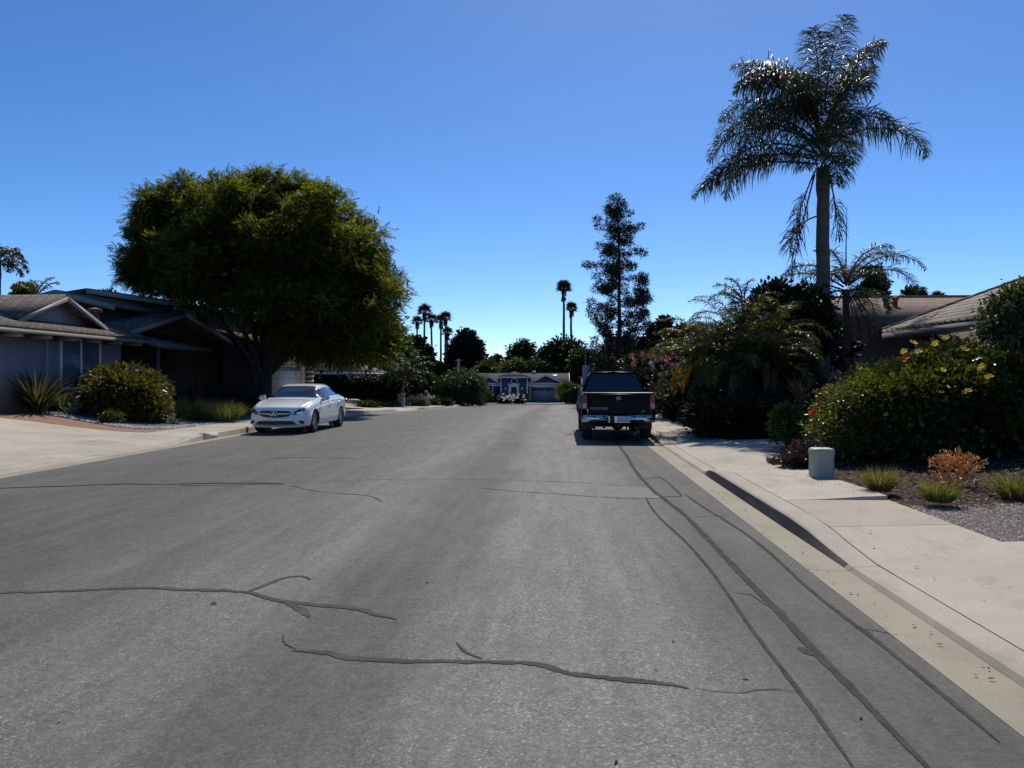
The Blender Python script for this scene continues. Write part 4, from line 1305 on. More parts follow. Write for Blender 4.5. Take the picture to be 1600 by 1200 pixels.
# ---- dark two-storey house under the big tree
h2 = thing('house', 'dark two-storey house with grey-edged gables half hidden behind the big round tree', 'house', (-19, 36.900, .5))
m_ = MB(); m_.box2((-26, 29.100, .1), (-17.2, 38.200, 3.5)); m_.box2((-26, 38.200, .1), (-15.6, 46.100, 3.3)); m_.build('wall', M['dark_board'], h2)
m_ = MB(); m_.prism([(-17.21, 29.100, 3.5), (-17.21, 37.200, 3.5), (-17.21, 32.900, 4.42)], (-3.0, 0, 0)); gw = m_.build('front_gable', M['dark_siding'], h2)
m_ = MB()
m_.slab([(-16.5, 28.500, 3.36), (-16.5, 32.900, 4.46), (-21, 32.900, 4.46), (-21, 28.500, 3.36)], .13)
m_.slab([(-16.5, 32.910, 4.46), (-16.5, 37.800, 3.36), (-21, 37.800, 3.36), (-21, 32.910, 4.46)], .13)
m_.build('gable_roof', M['roof_grey'], gw)
m_ = MB()
m_.prism([(-16.49, 28.500, 3.22), (-16.49, 32.900, 4.30), (-16.49, 32.900, 4.50), (-16.49, 28.500, 3.42)], (.07, 0, 0))
m_.prism([(-16.49, 32.910, 4.30), (-16.49, 37.800, 3.22), (-16.49, 37.800, 3.42), (-16.49, 32.910, 4.50)], (.07, 0, 0))
m_.build('bargeboard', M['fascia_grey'], gw)
m_ = MB(); m_.box2((-17.19, 29.900, .2), (-17.14, 36.100, 2.5)); m_.build('garage_door', M['dark_siding'], h2)
# porch roof between the two houses
m_ = MB(); m_.slab([(-14.9, 27.800, 2.72), (-14.9, 32.100, 2.72), (-17.2, 32.100, 3.30), (-17.2, 27.800, 3.30)], .12); m_.build('porch_roof', M['roof_grey'], h2)
m_ = MB()
m_.tube([(-15.2, 28.200, .4), (-15.2, 28.200, 2.76)], .07, 6); m_.build('porch_post', M['fascia_dark'], h2)
# upper storey: a narrow front gable and a taller wing behind it
m_ = MB(); m_.box2((-22.2, 30.300, 3.3), (-18.3, 35.4, 4.5)); m_.box2((-26.5, 35.400, 3.3), (-18.4, 46.400, 5.1)); up_ = m_.build('upper_wall', M['dark_siding'], h2)
m_ = MB()
m_.slab([(-17.7, 29.600, 4.42), (-17.7, 35.900, 4.42), (-20.2, 35.900, 5.04), (-20.2, 29.600, 5.04)], .12)
m_.slab([(-20.21, 29.600, 5.04), (-20.21, 35.900, 5.04), (-22.7, 35.900, 4.42), (-22.7, 29.600, 4.42)], .12)
m_.slab([(-17.8, 35.100, 5.08), (-17.8, 46.900, 5.08), (-22.4, 46.900, 5.75), (-22.4, 35.100, 5.75)], .13)
m_.slab([(-22.41, 35.100, 5.75), (-22.41, 46.900, 5.75), (-27, 46.900, 5.08), (-27, 35.100, 5.08)], .13)
m_.build('upper_roof', M['roof_grey'], up_)
m_ = MB(); m_.prism([(-18.35, 30.320, 4.48), (-22.2, 30.320, 4.48), (-20.2, 30.320, 5.02)], (0, .2, 0)); m_.build('upper_gable', M['dark_board'], up_)
m_ = MB(); m_.prism([(-18.45, 35.420, 5.10), (-26.4, 35.420, 5.10), (-22.4, 35.420, 5.73)], (0, .2, 0)); m_.build('upper_gable', M['dark_board'], up_)
m_ = MB()
m_.prism([(-17.7, 29.590, 4.30), (-20.2, 29.590, 4.92), (-20.2, 29.590, 5.14), (-17.7, 29.590, 4.52)], (0, -.07, 0))
m_.prism([(-22.7, 29.590, 4.30), (-20.21, 29.590, 4.92), (-20.21, 29.590, 5.14), (-22.7, 29.590, 4.52)], (0, -.07, 0))
m_.build('bargeboard', M['fascia_grey'], up_)
m_ = MB()
m_.prism([(-17.8, 35.090, 4.95), (-22.4, 35.090, 5.62), (-22.4, 35.090, 5.84), (-17.8, 35.090, 5.17)], (0, -.07, 0))
m_.build('bargeboard', M['fascia_grey'], up_)
window_x(up_, -18.38, 35.6, 37.5, 4.42, 4.93, .07, (M['pane_blue'], M['white_trim']), 1)
# garage wing with the pale door
m_ = MB(); m_.box2((-15.62, 39.6, .1), (-15.5, 40.3, 3.25)); m_.box2((-15.62, 45.4, .1), (-15.5, 46.0, 3.25)); m_.box2((-15.62, 40.3, 2.42), (-15.5, 45.4, 3.25)); gsur = m_.build('garage_surround', M['cream'], h2)
m_ = MB(); m_.box2((-15.61, 40.3, .1), (-15.56, 45.4, 2.42)); gd = m_.build('garage_door', M['garage_white'], h2)
for k in range(8):
    m_ = MB(); y0 = 40.55 + k * .60; m_.box2((-15.57, y0, 2.02), (-15.545, y0 + .42, 2.24)); m_.build('window', M['pane'], gd)
m_ = MB(); m_.box2((-15.6, 46.02, .1), (-15.2, 46.55, 2.75)); pl_ = m_.build('pillar', M['dark_siding'], h2)
m_ = MB()
for k in range(9): m_.box2((-15.62, 46.0, .25 + k * .28), (-15.17, 46.57, .38 + k * .28))
m_.build('quoins', M['cream'], pl_)
m_ = MB()
m_.slab([(-14.8, 37.95, 3.12), (-14.8, 47.7, 3.12), (-20.4, 47.7, 4.7), (-20.4, 37.95, 4.7)], .14); m_.build('garage_roof', M['roof_tan'], h2)
m_ = MB(); m_.prism([(-15.6, 38.21, 3.25), (-20.3, 38.21, 4.62), (-20.3, 38.21, 3.25)], (0, .25, 0)); m_.build('garage_gable', M['dark_board'], h2)
m_ = MB(); m_.box2((-14.82, 37.95, 2.98), (-14.74, 47.7, 3.16)); m_.build('garage_fascia', M['fascia_grey'], h2)

# ---- low tan-roofed house behind the long hedge
h3 = thing('house', 'low house with a tan shingle roof showing above the long dark hedge', 'house', (-20, 62, 0))
zb_ = float(gz(60))
m_ = MB(); m_.box2((-27, 54.8, zb_), (-16.2, 75, zb_ + 2.85)); m_.build('wall', M['cream'], h3)
m_ = MB()
e0 = zb_ + 2.75
m_.slab([(-15.4, 54.0, e0), (-15.4, 76, e0), (-21.5, 72, e0 + 2.1), (-21.5, 59.6, e0 + 2.1)], .14)
m_.slab([(-15.41, 53.99, e0), (-21.51, 59.59, e0 + 2.1), (-27.6, 53.99, e0)], .14)
m_.slab([(-27.6, 54.0, e0), (-21.51, 59.6, e0 + 2.1), (-21.51, 72, e0 + 2.1), (-27.6, 76, e0)], .14)
m_.build('roof', M['roof_tan'], h3)
m_ = MB(); m_.box2((-27.6, 53.93, e0 - .16), (-15.36, 53.99, e0 + .03)); m_.box2((-15.39, 54.0, e0 - .16), (-15.33, 76, e0 + .03)); m_.build('fascia', M['white_trim'], h3)
window_x(h3, -16.18, 60, 62, zb_ + 1.0, zb_ + 2.2, .07, (M['pane'], M['white_trim']), 1)

# ---- blue house facing down the street
hb = thing('house', 'slate blue single-storey house with white trim facing down the end of the street', 'house', (-5, 106, -1.7))
YB_ = 106.0
zg = float(H(0, 106)) - .02
q = lambda x, y, Y=YB_: P(720 + x / 8, 540 + y / 8, Y)
xl, xr = q(180, 0)[0], q(1330, 0)[0]
ze = q(0, 488)[2]; zrg = q(0, 355, 111)[2]
m_ = MB(); m_.box2((xl, YB_, zg), (xr, 117, ze)); m_.build('wall', M['blue_wall'], hb)
m_ = MB()
m_.slab([(xl - .4, YB_ - .5, ze - .05), (xr + .3, YB_ - .5, ze - .05), (xr + .3, 111, zrg), (xl - .4, 111, zrg)], .12)
m_.slab([(xl - .4, 111.01, zrg), (xr + .3, 111.01, zrg), (xr + .3, 117.5, ze - .05), (xl - .4, 117.5, ze - .05)], .12)
rf = m_.build('roof', M['roof_slate'], hb)
m_ = MB(); m_.prism([(xr + .29, YB_ - .5, ze - .2), (xr + .29, 111, zrg - .12), (xr + .29, 111, zrg + .14), (xr + .29, YB_ - .5, ze + .1)], (.06, 0, 0)); m_.box2((xl - .4, YB_ - .56, ze - .18), (xr + .3, YB_ - .5, ze + .02)); m_.build('fascia', M['white_trim'], hb)
a_ = q(1178, 0)[0]
m_ = MB(); m_.slab([(a_ - .35, 109.2, ze + .95), (a_ + .25, 109.2, ze + .95), (a_ + .25, 110, ze + 1.2), (a_ - .35, 110, ze + 1.2)], .22); m_.build('skylight', M['white_trim'], rf)
a_ = q(900, 0)[0]
m_ = MB(); m_.bbox((a_, 111, zrg + .25), (.5, .4, .4), .05); m_.build('roof_vent', M['white_trim'], rf)
for (px0, px1, pk, nm) in ((258, 492, 345, 'left'), (850, 1285, 1066, 'right')):
    x0, x1, xm = q(px0, 0, 105.6)[0], q(px1, 0, 105.6)[0], q(pk, 0, 105.6)[0]
    zt_ = q(0, 385 if nm == 'left' else 372, 105.6)[2]; z0 = q(0, 470, 105.6)[2]
    m_ = MB(); m_.prism([(x0, 105.6, z0), (x1, 105.6, z0), (xm, 105.6, zt_)], (0, 2.2, 0)); m_.box2((x0 + .3, 105.62, zg), (x1 - .3, 106.0, z0)); gb = m_.build('front_gable', M['blue_wall'], hb)
    m_ = MB()
    m_.slab([(x0 - .2, 105.25, z0 - .08), (xm, 105.25, zt_ + .02), (xm, 108.5, zt_ + .02), (x0 - .2, 108.5, z0 - .08)], .1)
    m_.slab([(xm + .005, 105.25, zt_ + .02), (x1 + .2, 105.25, z0 - .08), (x1 + .2, 108.5, z0 - .08), (xm + .005, 108.5, zt_ + .02)], .1)
    m_.build('gable_roof', M['roof_slate'], gb)
    m_ = MB()
    m_.prism([(x0 - .2, 105.24, z0 - .2), (xm, 105.24, zt_ - .1), (xm, 105.24, zt_ + .1), (x0 - .2, 105.24, z0)], (0, -.06, 0))
    m_.prism([(xm + .005, 105.24, zt_ - .1), (x1 + .2, 105.24, z0 - .2), (x1 + .2, 105.24, z0), (xm + .005, 105.24, zt_ + .1)], (0, -.06, 0))
    m_.box2((x0, 105.5, z0 - .12), (x1, 105.59, z0 + .06))
    m_.build('gable_trim', M['white_trim'], gb)
# entry tower
x0, x1 = q(503, 0, 104.8)[0], q(832, 0, 104.8)[0]; zt_ = q(0, 400, 104.8)[2]; xm = q(668, 0, 106)[0]
m_ = MB(); m_.box2((x0, 104.8, zg), (x1, 106.05, zt_)); tw = m_.build('entry_wall', M['blue_wall'], hb)
m_ = MB()
ap = (xm, 107.0, q(0, 322, 106)[2])
zc_ = zt_ - .02
xa, xb = x0 - .5, x1 + .35
m_.faces(np.array([(xa, 104.3, zc_), (xb, 104.3, zc_), (xb, 109.5, zc_), (xa, 109.5, zc_), ap, (xa, 104.3, zc_ + .14), (xb, 104.3, zc_ + .14), (xb, 109.5, zc_ + .14), (xa, 109.5, zc_ + .14)]), [[0, 1, 2, 3][::-1], [5, 6, 4], [6, 7, 4], [7, 8, 4], [8, 5, 4], [0, 1, 6, 5], [1, 2, 7, 6], [2, 3, 8, 7], [3, 0, 5, 8]])
m_.build('entry_roof', M['roof_slate'], tw)
m_ = MB(); m_.box2((xa, 104.22, zc_ - .02), (xb, 104.29, zc_ + .16))
for xx in (x0, x1): m_.box2((xx - .08, 104.74, zg), (xx + .08, 104.81, zt_ - .02))
m_.build('entry_trim', M['white_trim'], tw)
c_ = q(668, 443, 104.8)
m_ = MB(); m_.tube([(c_[0] + .40 * math.cos(a), 104.77, c_[2] + .34 * math.sin(a)) for a in np.linspace(0, 2 * PI, 25)], .05, 6); w_ = m_.build('round_window', M['white_trim'], tw, True)
m_ = MB(); m_.lathe([(.36, 104.79), (.001, 104.79)], 20, 'y', c=(c_[0], 0, c_[2])); m_.build('pane', M['pane'], w_)
d0, d1 = q(632, 0, 104.8)[0], q(698, 0, 104.8)[0]; s0, s1 = q(596, 0, 104.8)[0], q(728, 0, 104.8)[0]; zd = q(0, 517, 104.8)[2]; zs_ = q(0, 487, 104.8)[2]
m_ = MB(); m_.box2((d0, 104.76, zg), (d1, 104.81, zd)); dr = m_.build('door', M['pane'], hb)
m_ = MB(); m_.box2((s0, 104.70, zg), (d0, 104.8, zs_)); m_.box2((d1, 104.70, zg), (s1, 104.8, zs_)); m_.box2((d0, 104.70, zd), (d1, 104.8, zs_)); m_.box2((s0 - .12, 104.62, zs_), (s1 + .12, 104.8, zs_ + .12)); m_.build('door_surround', M['white_trim'], dr)
for xx in (560, 768):
    c_ = q(xx, 537, 104.8); m_ = MB(); m_.bbox((c_[0], 104.7, c_[2]), (.2, .16, .28), .04); m_.build('wall_lantern', M['white_trim'], hb)
wl0, wl1 = q(272, 0, 105.6)[0], q(392, 0, 105.6)[0]
window_y(hb, 105.6, wl0, wl1, q(0, 600, 105.6)[2], q(0, 496, 105.6)[2], .13, (M['pane'], M['white_trim']), 1)
g0, g1 = q(872, 0, 105.6)[0], q(1215, 0, 105.6)[0]; zg1 = q(0, 518, 105.6)[2]
m_ = MB(); m_.box2((g0, 105.55, zg), (g1, 105.6, zg1)); gd = m_.build('garage_door', M['blue_garage'], hb)
m_ = MB(); m_.box2((g0 - .14, 105.5, zg), (g0, 105.6, zg1 + .14)); m_.box2((g1, 105.5, zg), (g1 + .14, 105.6, zg1 + .14)); m_.box2((g0, 105.5, zg1), (g1, 105.6, zg1 + .14)); m_.build('garage_trim', M['white_trim'], gd)
for k in range(4):
    a = g0 + .12 + (g1 - g0 - .24) * k / 4; b = a + (g1 - g0 - .24) / 4 - .14
    m_ = MB(); m_.box2((a + .07, 105.53, zg1 - .48), (b + .07, 105.552, zg1 - .14)); m_.build('window', M['pane'], gd)

# ---- mauve house at the right of the blue one, seen past the truck
hm = thing('house', 'mauve stucco house with a chimney, beyond the pickup truck', 'house', (5, 104, -1.7))
zg = float(H(5, 104)) - .05
m_ = MB(); m_.box2((3.05, 102, zg), (13, 114, zg + 3.4)); m_.build('wall', M['mauve_wall'], hm)
m_ = MB(); m_.prism([(3.05, 101.99, zg + 3.4), (13, 101.99, zg + 3.4), (8.0, 101.99, zg + 4.9)], (0, 11.9, 0)); m_.build('gable_wall', M['mauve_wall'], hm)
m_ = MB()
m_.slab([(2.6, 101.6, zg + 3.3), (8.0, 101.6, zg + 4.95), (8.0, 114.4, zg + 4.95), (2.6, 114.4, zg + 3.3)], .14)
m_.slab([(8.01, 101.6, zg + 4.95), (13.4, 101.6, zg + 3.3), (13.4, 114.4, zg + 3.3), (8.01, 114.4, zg + 4.95)], .14)
m_.build('roof', M['roof_slate'], hm)
m_ = MB(); m_.bbox((3.5, 101.6, zg + 2.5), (1.0, .75, 5.0), .03); ch = m_.build('chimney', M['mauve_wall'], hm)
m_ = MB(); m_.tube([(3.35, 101.6, zg + 5.0), (3.35, 101.6, zg + 6.2)], .06, 8); m_.lathe([(.12, zg + 6.2), (.12, zg + 6.35), (0, zg + 6.45)], 10, 'z', c=(3.35, 101.6, 0)); m_.build('flue', M['fascia_grey'], ch)

# ---- brown-roofed house on the right, behind the palms
h5 = thing('house', 'brown shake roofed house with two rusty vent pipes behind the tall palm', 'house', (16, 30, .4))
m_ = MB(); m_.box2((11.0, 28, .2), (27, 36, 3.5)); m_.build('wall', M['brown_wall'], h5)
ye, yr_ = 27.3, 32.0
ze = P(1400, 511, ye)[2]; zr2 = P(1400, 469.5, yr_)[2]
m_ = MB()
m_.slab([(10.3, ye, ze), (28, ye, ze), (28, yr_, zr2), (10.3, yr_, zr2)], .12)
m_.slab([(10.3, yr_ + .01, zr2), (28, yr_ + .01, zr2), (28, 36.7, ze), (10.3, 36.7, ze)], .12)
rf = m_.build('roof', M['roof_brown'], h5)
m_ = MB(); m_.box2((10.3, ye - .07, ze - .16), (28, ye - .005, ze + .04)); m_.build('fascia', M['brown_wall'], h5)
m_ = MB(); m_.tube([(10.3, yr_, zr2 + .12), (28, yr_, zr2 + .12)], .09, 6); m_.build('ridge_cap', M['roof_brown'], rf)
for px, py in ((1384, 483), (1399, 481)):
    c_ = P(px, py, 30.2); m_ = MB(); m_.tube([(c_[0], 30.2, c_[2] - .5), (c_[0], 30.2, c_[2] + .36)], .085, 10); m_.lathe([(.13, c_[2] + .3), (.14, c_[2] + .4), (0, c_[2] + .44)], 10, 'z', c=(c_[0], 30.2, 0)); m_.build('vent_pipe', M['metal_pipe'], rf, True, 40)
window_y(h5, 27.99, 12.4, 13.6, 1.7, 2.8, .07, (M['pane'], M['fascia_dark']), 1)

# ---- house at the right edge: hip roof of pale tiles above the flowering hedge
h6 = thing('house', 'house with a pale tiled hip roof above the flowering hedge at the right edge', 'house', (14, 18, .4))
X0, Yc, ze = 10.7, 26.2, 3.08
m_ = MB(); m_.box2((X0 + .75, 8, .2), (22, Yc - .75, ze - .12)); m_.build('wall', M['grey_wall'], h6)
t_ = 5.2; hz = ze + .46 * t_
m_ = MB()
m_.slab([(X0, 7.5, ze), (X0, Yc, ze), (X0 + t_, Yc - t_, hz), (X0 + t_, 7.5, hz)], .13)
m_.slab([(X0 + .01, Yc + .005, ze), (X0 + t_ * 2, Yc + .005, ze), (X0 + t_ + .01, Yc - t_ + .005, hz)], .13)
m_.slab([(X0 + t_ * 2, Yc, ze), (X0 + t_ * 2, 7.5, ze), (X0 + t_ + .02, 7.5, hz), (X0 + t_ + .02, Yc - t_, hz)], .13)
rf = m_.build('roof', M['roof_pale'], h6)
m_ = MB(); m_.tube([(X0, Yc, ze + .12), (X0 + t_, Yc - t_, hz + .12)], .085, 6); m_.tube([(X0 + t_, Yc - t_, hz + .12), (X0 + t_, 7.5, hz + .12)], .085, 6); m_.build('hip_cap', M['roof_pale'], rf)
m_ = MB(); m_.box2((X0 - .03, 7.5, ze - .17), (X0 + .03, Yc + .03, ze + .01)); m_.box2((X0 + .03, Yc - .02, ze - .17), (X0 + 2 * t_, Yc + .03, ze + .01)); m_.build('fascia', M['fascia_grey'], h6)
m_ = MB(); m_.box2((X0 + .03, 7.5, ze - .16), (X0 + .9, Yc - .03, ze - .13)); m_.build('soffit', M['fascia_grey'], h6)
MB.FIX = False
# ------------------------------------------------------------------ plants
B = {}
B['bark_grey'] = pmat('grey_bark', (.13, .11, .09), .9, .35, 4, .8, 30, st=(1, 1, .3))
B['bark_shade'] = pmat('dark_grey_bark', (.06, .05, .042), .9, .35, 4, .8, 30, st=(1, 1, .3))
B['bark_dark'] = pmat('dark_bark', (.05, .038, .03), .9, .35, 4, .8, 30, st=(1, 1, .3))
B['bark_palm'] = pmat('ringed_palm_trunk', (.095, .078, .066), .85, .3, 3, .7, 14, st=(.2, .2, 1.6))
B['twig'] = pmat('woody_stem', (.09, .065, .045), .9, .2, 9)
B['jacaranda'] = leafmat('feathery_green_leaf', [(.017, .030, .009), (.036, .054, .012), (.080, .100, .019), (.16, .165, .030)], .56, .6, (2.0, 1.9, .5), .2)
B['dark'] = leafmat('dark_green_leaf', [(.012, .020, .008), (.018, .030, .010), (.026, .040, .012)], .22, .45)
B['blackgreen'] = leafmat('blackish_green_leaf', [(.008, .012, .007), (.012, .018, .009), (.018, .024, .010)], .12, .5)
B['mid'] = leafmat('mid_green_leaf', [(.025, .042, .012), (.040, .060, .016), (.060, .080, .022)], .28, .5)
B['light'] = leafmat('pale_green_leaf', [(.05, .07, .02), (.075, .095, .03), (.10, .12, .04)], .3, .5)
B['gloss'] = leafmat('glossy_green_leaf', [(.026, .042, .010), (.040, .058, .012), (.060, .080, .016), (.085, .095, .022)], .36, .33, (1.7, 1.5, .45), .4)
B['hedge'] = leafmat('small_glossy_leaf', [(.045, .062, .014), (.070, .088, .018), (.100, .115, .024), (.13, .13, .032)], .40, .38, (1.6, 1.45, .45), .35)
B['ochre'] = leafmat('yellow_green_leaf', [(.060, .064, .016), (.095, .09, .02), (.14, .12, .03), (.045, .05, .014)], .32, .4)
B['olive'] = leafmat('olive_palm_leaflet', [(.045, .058, .012), (.075, .085, .016), (.115, .115, .022)], .42, .42, (1.6, 1.4, .4), .3)
B['palm'] = leafmat('palm_leaflet', [(.030, .040, .022), (.046, .056, .028), (.070, .078, .036), (.08, .07, .045)], .30, .46, (1.5, 1.4, .6), .3)
B['palm_dead'] = leafmat('dead_palm_leaflet', [(.09, .055, .04), (.13, .085, .06), (.065, .042, .032)], .15, .8, (1.2, 1, .8), .2)
B['orange_frond'] = leafmat('orange_palm_leaflet', [(.42, .17, .02), (.50, .24, .03)], .35, .5, (1.3, 1, .5))
B['needle'] = leafmat('pine_needle', [(.020, .024, .014), (.030, .034, .018), (.045, .040, .024), (.05, .032, .024)], .12, .6, (1.4, 1.2, .7))
B['fan'] = leafmat('fan_palm_blade', [(.020, .030, .014), (.035, .046, .020), (.055, .065, .03)], .2, .4)
B['thatch'] = leafmat('dry_palm_thatch', [(.055, .04, .028), (.085, .062, .042)], .05, .9, (1, 1, 1), .1)
B['silver'] = leafmat('silver_green_leaf', [(.09, .11, .085), (.13, .15, .115), (.17, .19, .15)], .2, .55, (1.2, 1.3, .9))
B['sage'] = leafmat('sage_green_leaf', [(.05, .065, .03), (.075, .09, .04), (.11, .12, .06)], .3, .5, (1.4, 1.4, .6))
B['flax'] = leafmat('flax_blade', [(.05, .055, .026), (.085, .08, .04), (.17, .155, .09), (.04, .045, .022)], .25, .4)
B['lime'] = leafmat('lime_green_leaf', [(.07, .10, .018), (.10, .135, .025), (.05, .075, .016)], .3, .45)
B['grass'] = leafmat('grass_blade', [(.08, .10, .028), (.12, .135, .04), (.19, .19, .07), (.30, .28, .14)], .35, .6)
B['grass_dark'] = leafmat('dull_grass_blade', [(.12, .13, .035), (.16, .16, .045), (.20, .19, .06)], .4, .6)
B['lawn'] = leafmat('lawn_blade', [(.05, .08, .015), (.075, .11, .02), (.10, .13, .03)], .3, .6)
B['purple'] = leafmat('purple_bronze_leaf', [(.05, .028, .03), (.08, .045, .04), (.035, .03, .02)], .2, .45, (1.4, 1, .9))
B['redspike'] = leafmat('reddish_strap_leaf', [(.16, .07, .045), (.22, .11, .07), (.10, .06, .035)], .25, .45, (1.3, 1, .7))
B['fire'] = pmat('orange_fleshy_stem', (.66, .27, .06), .5, .35, 9)
B['yellow'] = leafmat('yellow_petal', [(.80, .58, .05), (.85, .66, .10)], .55, .5, (1.1, 1, .7), .2)
B['red'] = leafmat('red_petal', [(.50, .03, .02), (.60, .06, .03)], .3, .5, (1.2, 1, .8), .2)
B['pink'] = leafmat('pink_petal', [(.60, .16, .15), (.70, .26, .22), (.45, .09, .10)], .3, .5, (1.1, 1, .9), .2)
B['orangefl'] = leafmat('orange_petal', [(.75, .40, .08), (.8, .5, .15)], .35, .5, (1.1, 1, .7), .2)
B['white'] = leafmat('white_petal', [(.60, .58, .54), (.70, .69, .66)], .25, .5, (1, 1, 1), .2)
B['reddish'] = leafmat('reddish_tree_leaf', [(.07, .035, .03), (.10, .05, .04), (.05, .04, .02)], .25, .5, (1.4, 1, .8))


def limb(mb, a, b, r0, r1, n=7, amp=.05, sides=7):
    mb.tube(wobble_path(a, b, n, amp), np.linspace(r0, r1, n), sides)


def tree(name, label, cat, px, ytop, hw, Y, fol, bark='bark_dark', base=None, lobes=22, lr=.36, nc=16, nl=26, L=.34, W=.09, ry=None, low=-.45, trunk=.16, group=None, cb=None, droop=.25, rough=.12, squash=.8, cr=.24):
    """broadleaf tree: tapered trunk with limbs, crown of clumped leaf blades. Sizes come from its real place Y."""
    top = P(px, ytop, Y); X = top[0]; s = Y / F
    zb = float(H(X, Y)); zt = top[2]; r = hw * s
    zc0 = zb + (zt - zb) * .22 if cb is None else cb
    c = np.array([X, Y, (zt + zc0) / 2]); R = np.array([r, ry or r, (zt - zc0) / 2])
    o = thing(name, label, cat, (X, Y, zb), group)
    lb = shell_lobes(c, R, lobes, lr * min(r, (zt - zc0) / 2 * 1.3), low, squash, rough)
    m = MB(); foliage(m, lb, nc, nl, cr * lr * min(r, 3.0) * 1.6, L, W, droop, low=-.75)
    core = [[*c, *(R * .62)]]
    foliage(m, core, lobes * 4, nl, .3 * r * .6, L, W, droop, low=-.9)
    t = MB(); fork = np.array([X, Y, zb + (zc0 - zb) * .9 + .25])
    limb(t, (X, Y, zb - .1), fork, trunk, trunk * .7, 6, .03, 8)
    for k in range(0, len(lb), max(1, len(lb) // 8)):
        limb(t, fork - [0, 0, .1], np.array(lb[k][:3]), trunk * .5, .02, 7, .06, 5)
    m.build('crown', B[fol], o); t.build('trunk', B[bark], o, True)
    return o


def flower(mb, p, d, r, n=5):
    d = unit(np.asarray(d, float)); a = np.cross(d, [.1, .2, 1.0]); a = unit(a); b = np.cross(d, a)
    C = np.repeat(np.asarray(p, float)[None], n, 0)
    an = np.linspace(0, 2 * PI, n, endpoint=False) + random.random()
    D = np.cos(an)[:, None] * a + np.sin(an)[:, None] * b + d * .45
    blades(mb, C, D, r, r * .48, .1, up=np.repeat(d[None], n, 0))


# ---- the big round tree on the left
TX, TY = -14.2, 36.0
o = thing('shade_tree', 'huge round feathery-leaved shade tree behind the white car', 'tree', (TX, TY, float(H(TX, TY))))
lb = shell_lobes((-13.8, 36, 6.7), (5.15, 5.2, 4.05), 34, 1.2, -.42, .70, .20)
for _ in range(46):
    d_ = unit(rng.normal(size=3)); d_[2] = abs(d_[2]) - .3
    r_ = random.uniform(.45, .8); lb.append([*(np.array([-13.8, 36, 6.7]) + d_ * np.array([5.15, 5.2, 4.1]) * random.uniform(.92, 1.05)), r_, r_, r_ * .65])
for px, py, dy in ((560, 520, -1), (520, 535, 1), (490, 515, -1.5), (582, 480, 0), (572, 545, .5), (440, 520, 2.5), (545, 480, -3), (592, 520, 1.5), (235, 432, -1), (262, 445, 1), (222, 420, 1), (300, 440, -2), (590, 440, 0), (420, 500, -3), (460, 520, -3.5), (390, 480, -4), (500, 540, -3), (540, 548, -2.5), (450, 540, 1), (430, 470, -5), (500, 480, -4.5), (570, 500, -3), (470, 545, 3), (520, 560, 2.5)):
    c = P(px, py, 36 + dy); lb.append([*c, 1.1, 1.1, .85])
for px, py in ((345, 290), (430, 284), (258, 322), (515, 318), (562, 378), (582, 425), (222, 400), (300, 300), (390, 292), (475, 308), (226, 432), (535, 345), (590, 460), (238, 365), (240, 345), (232, 385), (270, 310)):
    for _ in range(2):
        c = P(px + random.uniform(-12, 12), py + random.uniform(-6, 14), 36 + random.uniform(-3.5, 1.5)); lb.append([*c, .85, .85, .55])
m = MB()
UPB = 1.6
# sprays: each twig end carries a flat feathery fan of narrow blades
def sprays(mb, lobes, nclump, nspray, low=-.7):
    for lbx in lobes:
        c = np.array(lbx[:3]); r = np.array(lbx[3:6])
        d = unit(rng.normal(size=(int(nclump * 2), 3))); d = d[d[:, 2] > low][:nclump]
        cc = c + d * r * rng.uniform(.55, 1.08, (len(d), 1))
        ax = unit(np.repeat(d, nspray, 0) * .9 + rng.normal(size=(len(d) * nspray, 3)) * .6 + np.array([0, 0, .05]))
        st = np.repeat(cc, nspray, 0) + rng.normal(size=(len(ax), 3)) * np.array([.20, .20, .13])
        upv = unit(rng.normal(size=ax.shape) * .45 + np.array([0, 0, 1.0]))
        sd = unit(np.cross(ax, upv))
        L = rng.uniform(.30, .55, len(ax))
        for t in np.linspace(.12, 1.0, 6):
            pos = st + ax * (L * t)[:, None] - np.array([0, 0, .14]) * (t ** 2 * L)[:, None]
            for sg in (-1, 1):
                D = sd * sg + ax * .75 - np.array([0, 0, .15])
                blades(mb, pos, D, (.17 * (1.1 - .6 * t)) * rng.uniform(.8, 1.2, len(ax)), .027, .1, up=upv)
for l_ in lb: sprays(m, [l_], int(34 * min(1.3, l_[3] ** 1.5)), 11)
foliage(m, [[-13.6, 36, 6.5, 4.2, 4.1, 2.8]], 520, 44, .5, .30, .07, .3, (.5, 1.0), -.6)
foliage(m, [[-11.0, 36, 4.6, 2.9, 3.0, 2.0], [-10.3, 37, 3.6, 1.9, 2.2, 1.3]], 200, 40, .4, .28, .06, .4, (.5, 1.0), -.8)
UPB = 1.0
m.build('crown', B['jacaranda'], o)
t = MB(); zb = float(H(TX, TY))
f1 = np.array([TX + .1, TY, zb + 1.5])
limb(t, (TX, TY, zb - .1), f1, .36, .30, 6, .03, 10)
for px, py, dy, r in ((300, 470, -1, .16), (345, 470, -2, .15), (430, 420, -1, .2), (520, 430, 0, .17), (400, 360, 2, .2), (560, 480, 1, .14), (350, 330, 1, .15), (470, 330, -2, .15), (250, 400, 1, .13), (480, 500, -3, .13)):
    e = P(px, py, TY + dy)
    mid = f1 + (e - f1) * .45 + np.array([0, 0, .3])
    limb(t, f1 - [0, 0, .25], mid, r, r * .7, 6, .05, 7); limb(t, mid, e, r * .7, .03, 6, .07, 6)
    for _ in range(3):
        limb(t, mid + (e - mid) * random.uniform(.3, .7), e + np.clip(rng.normal(size=3), -1, 1) * .45, .045, .012, 5, .03, 5)
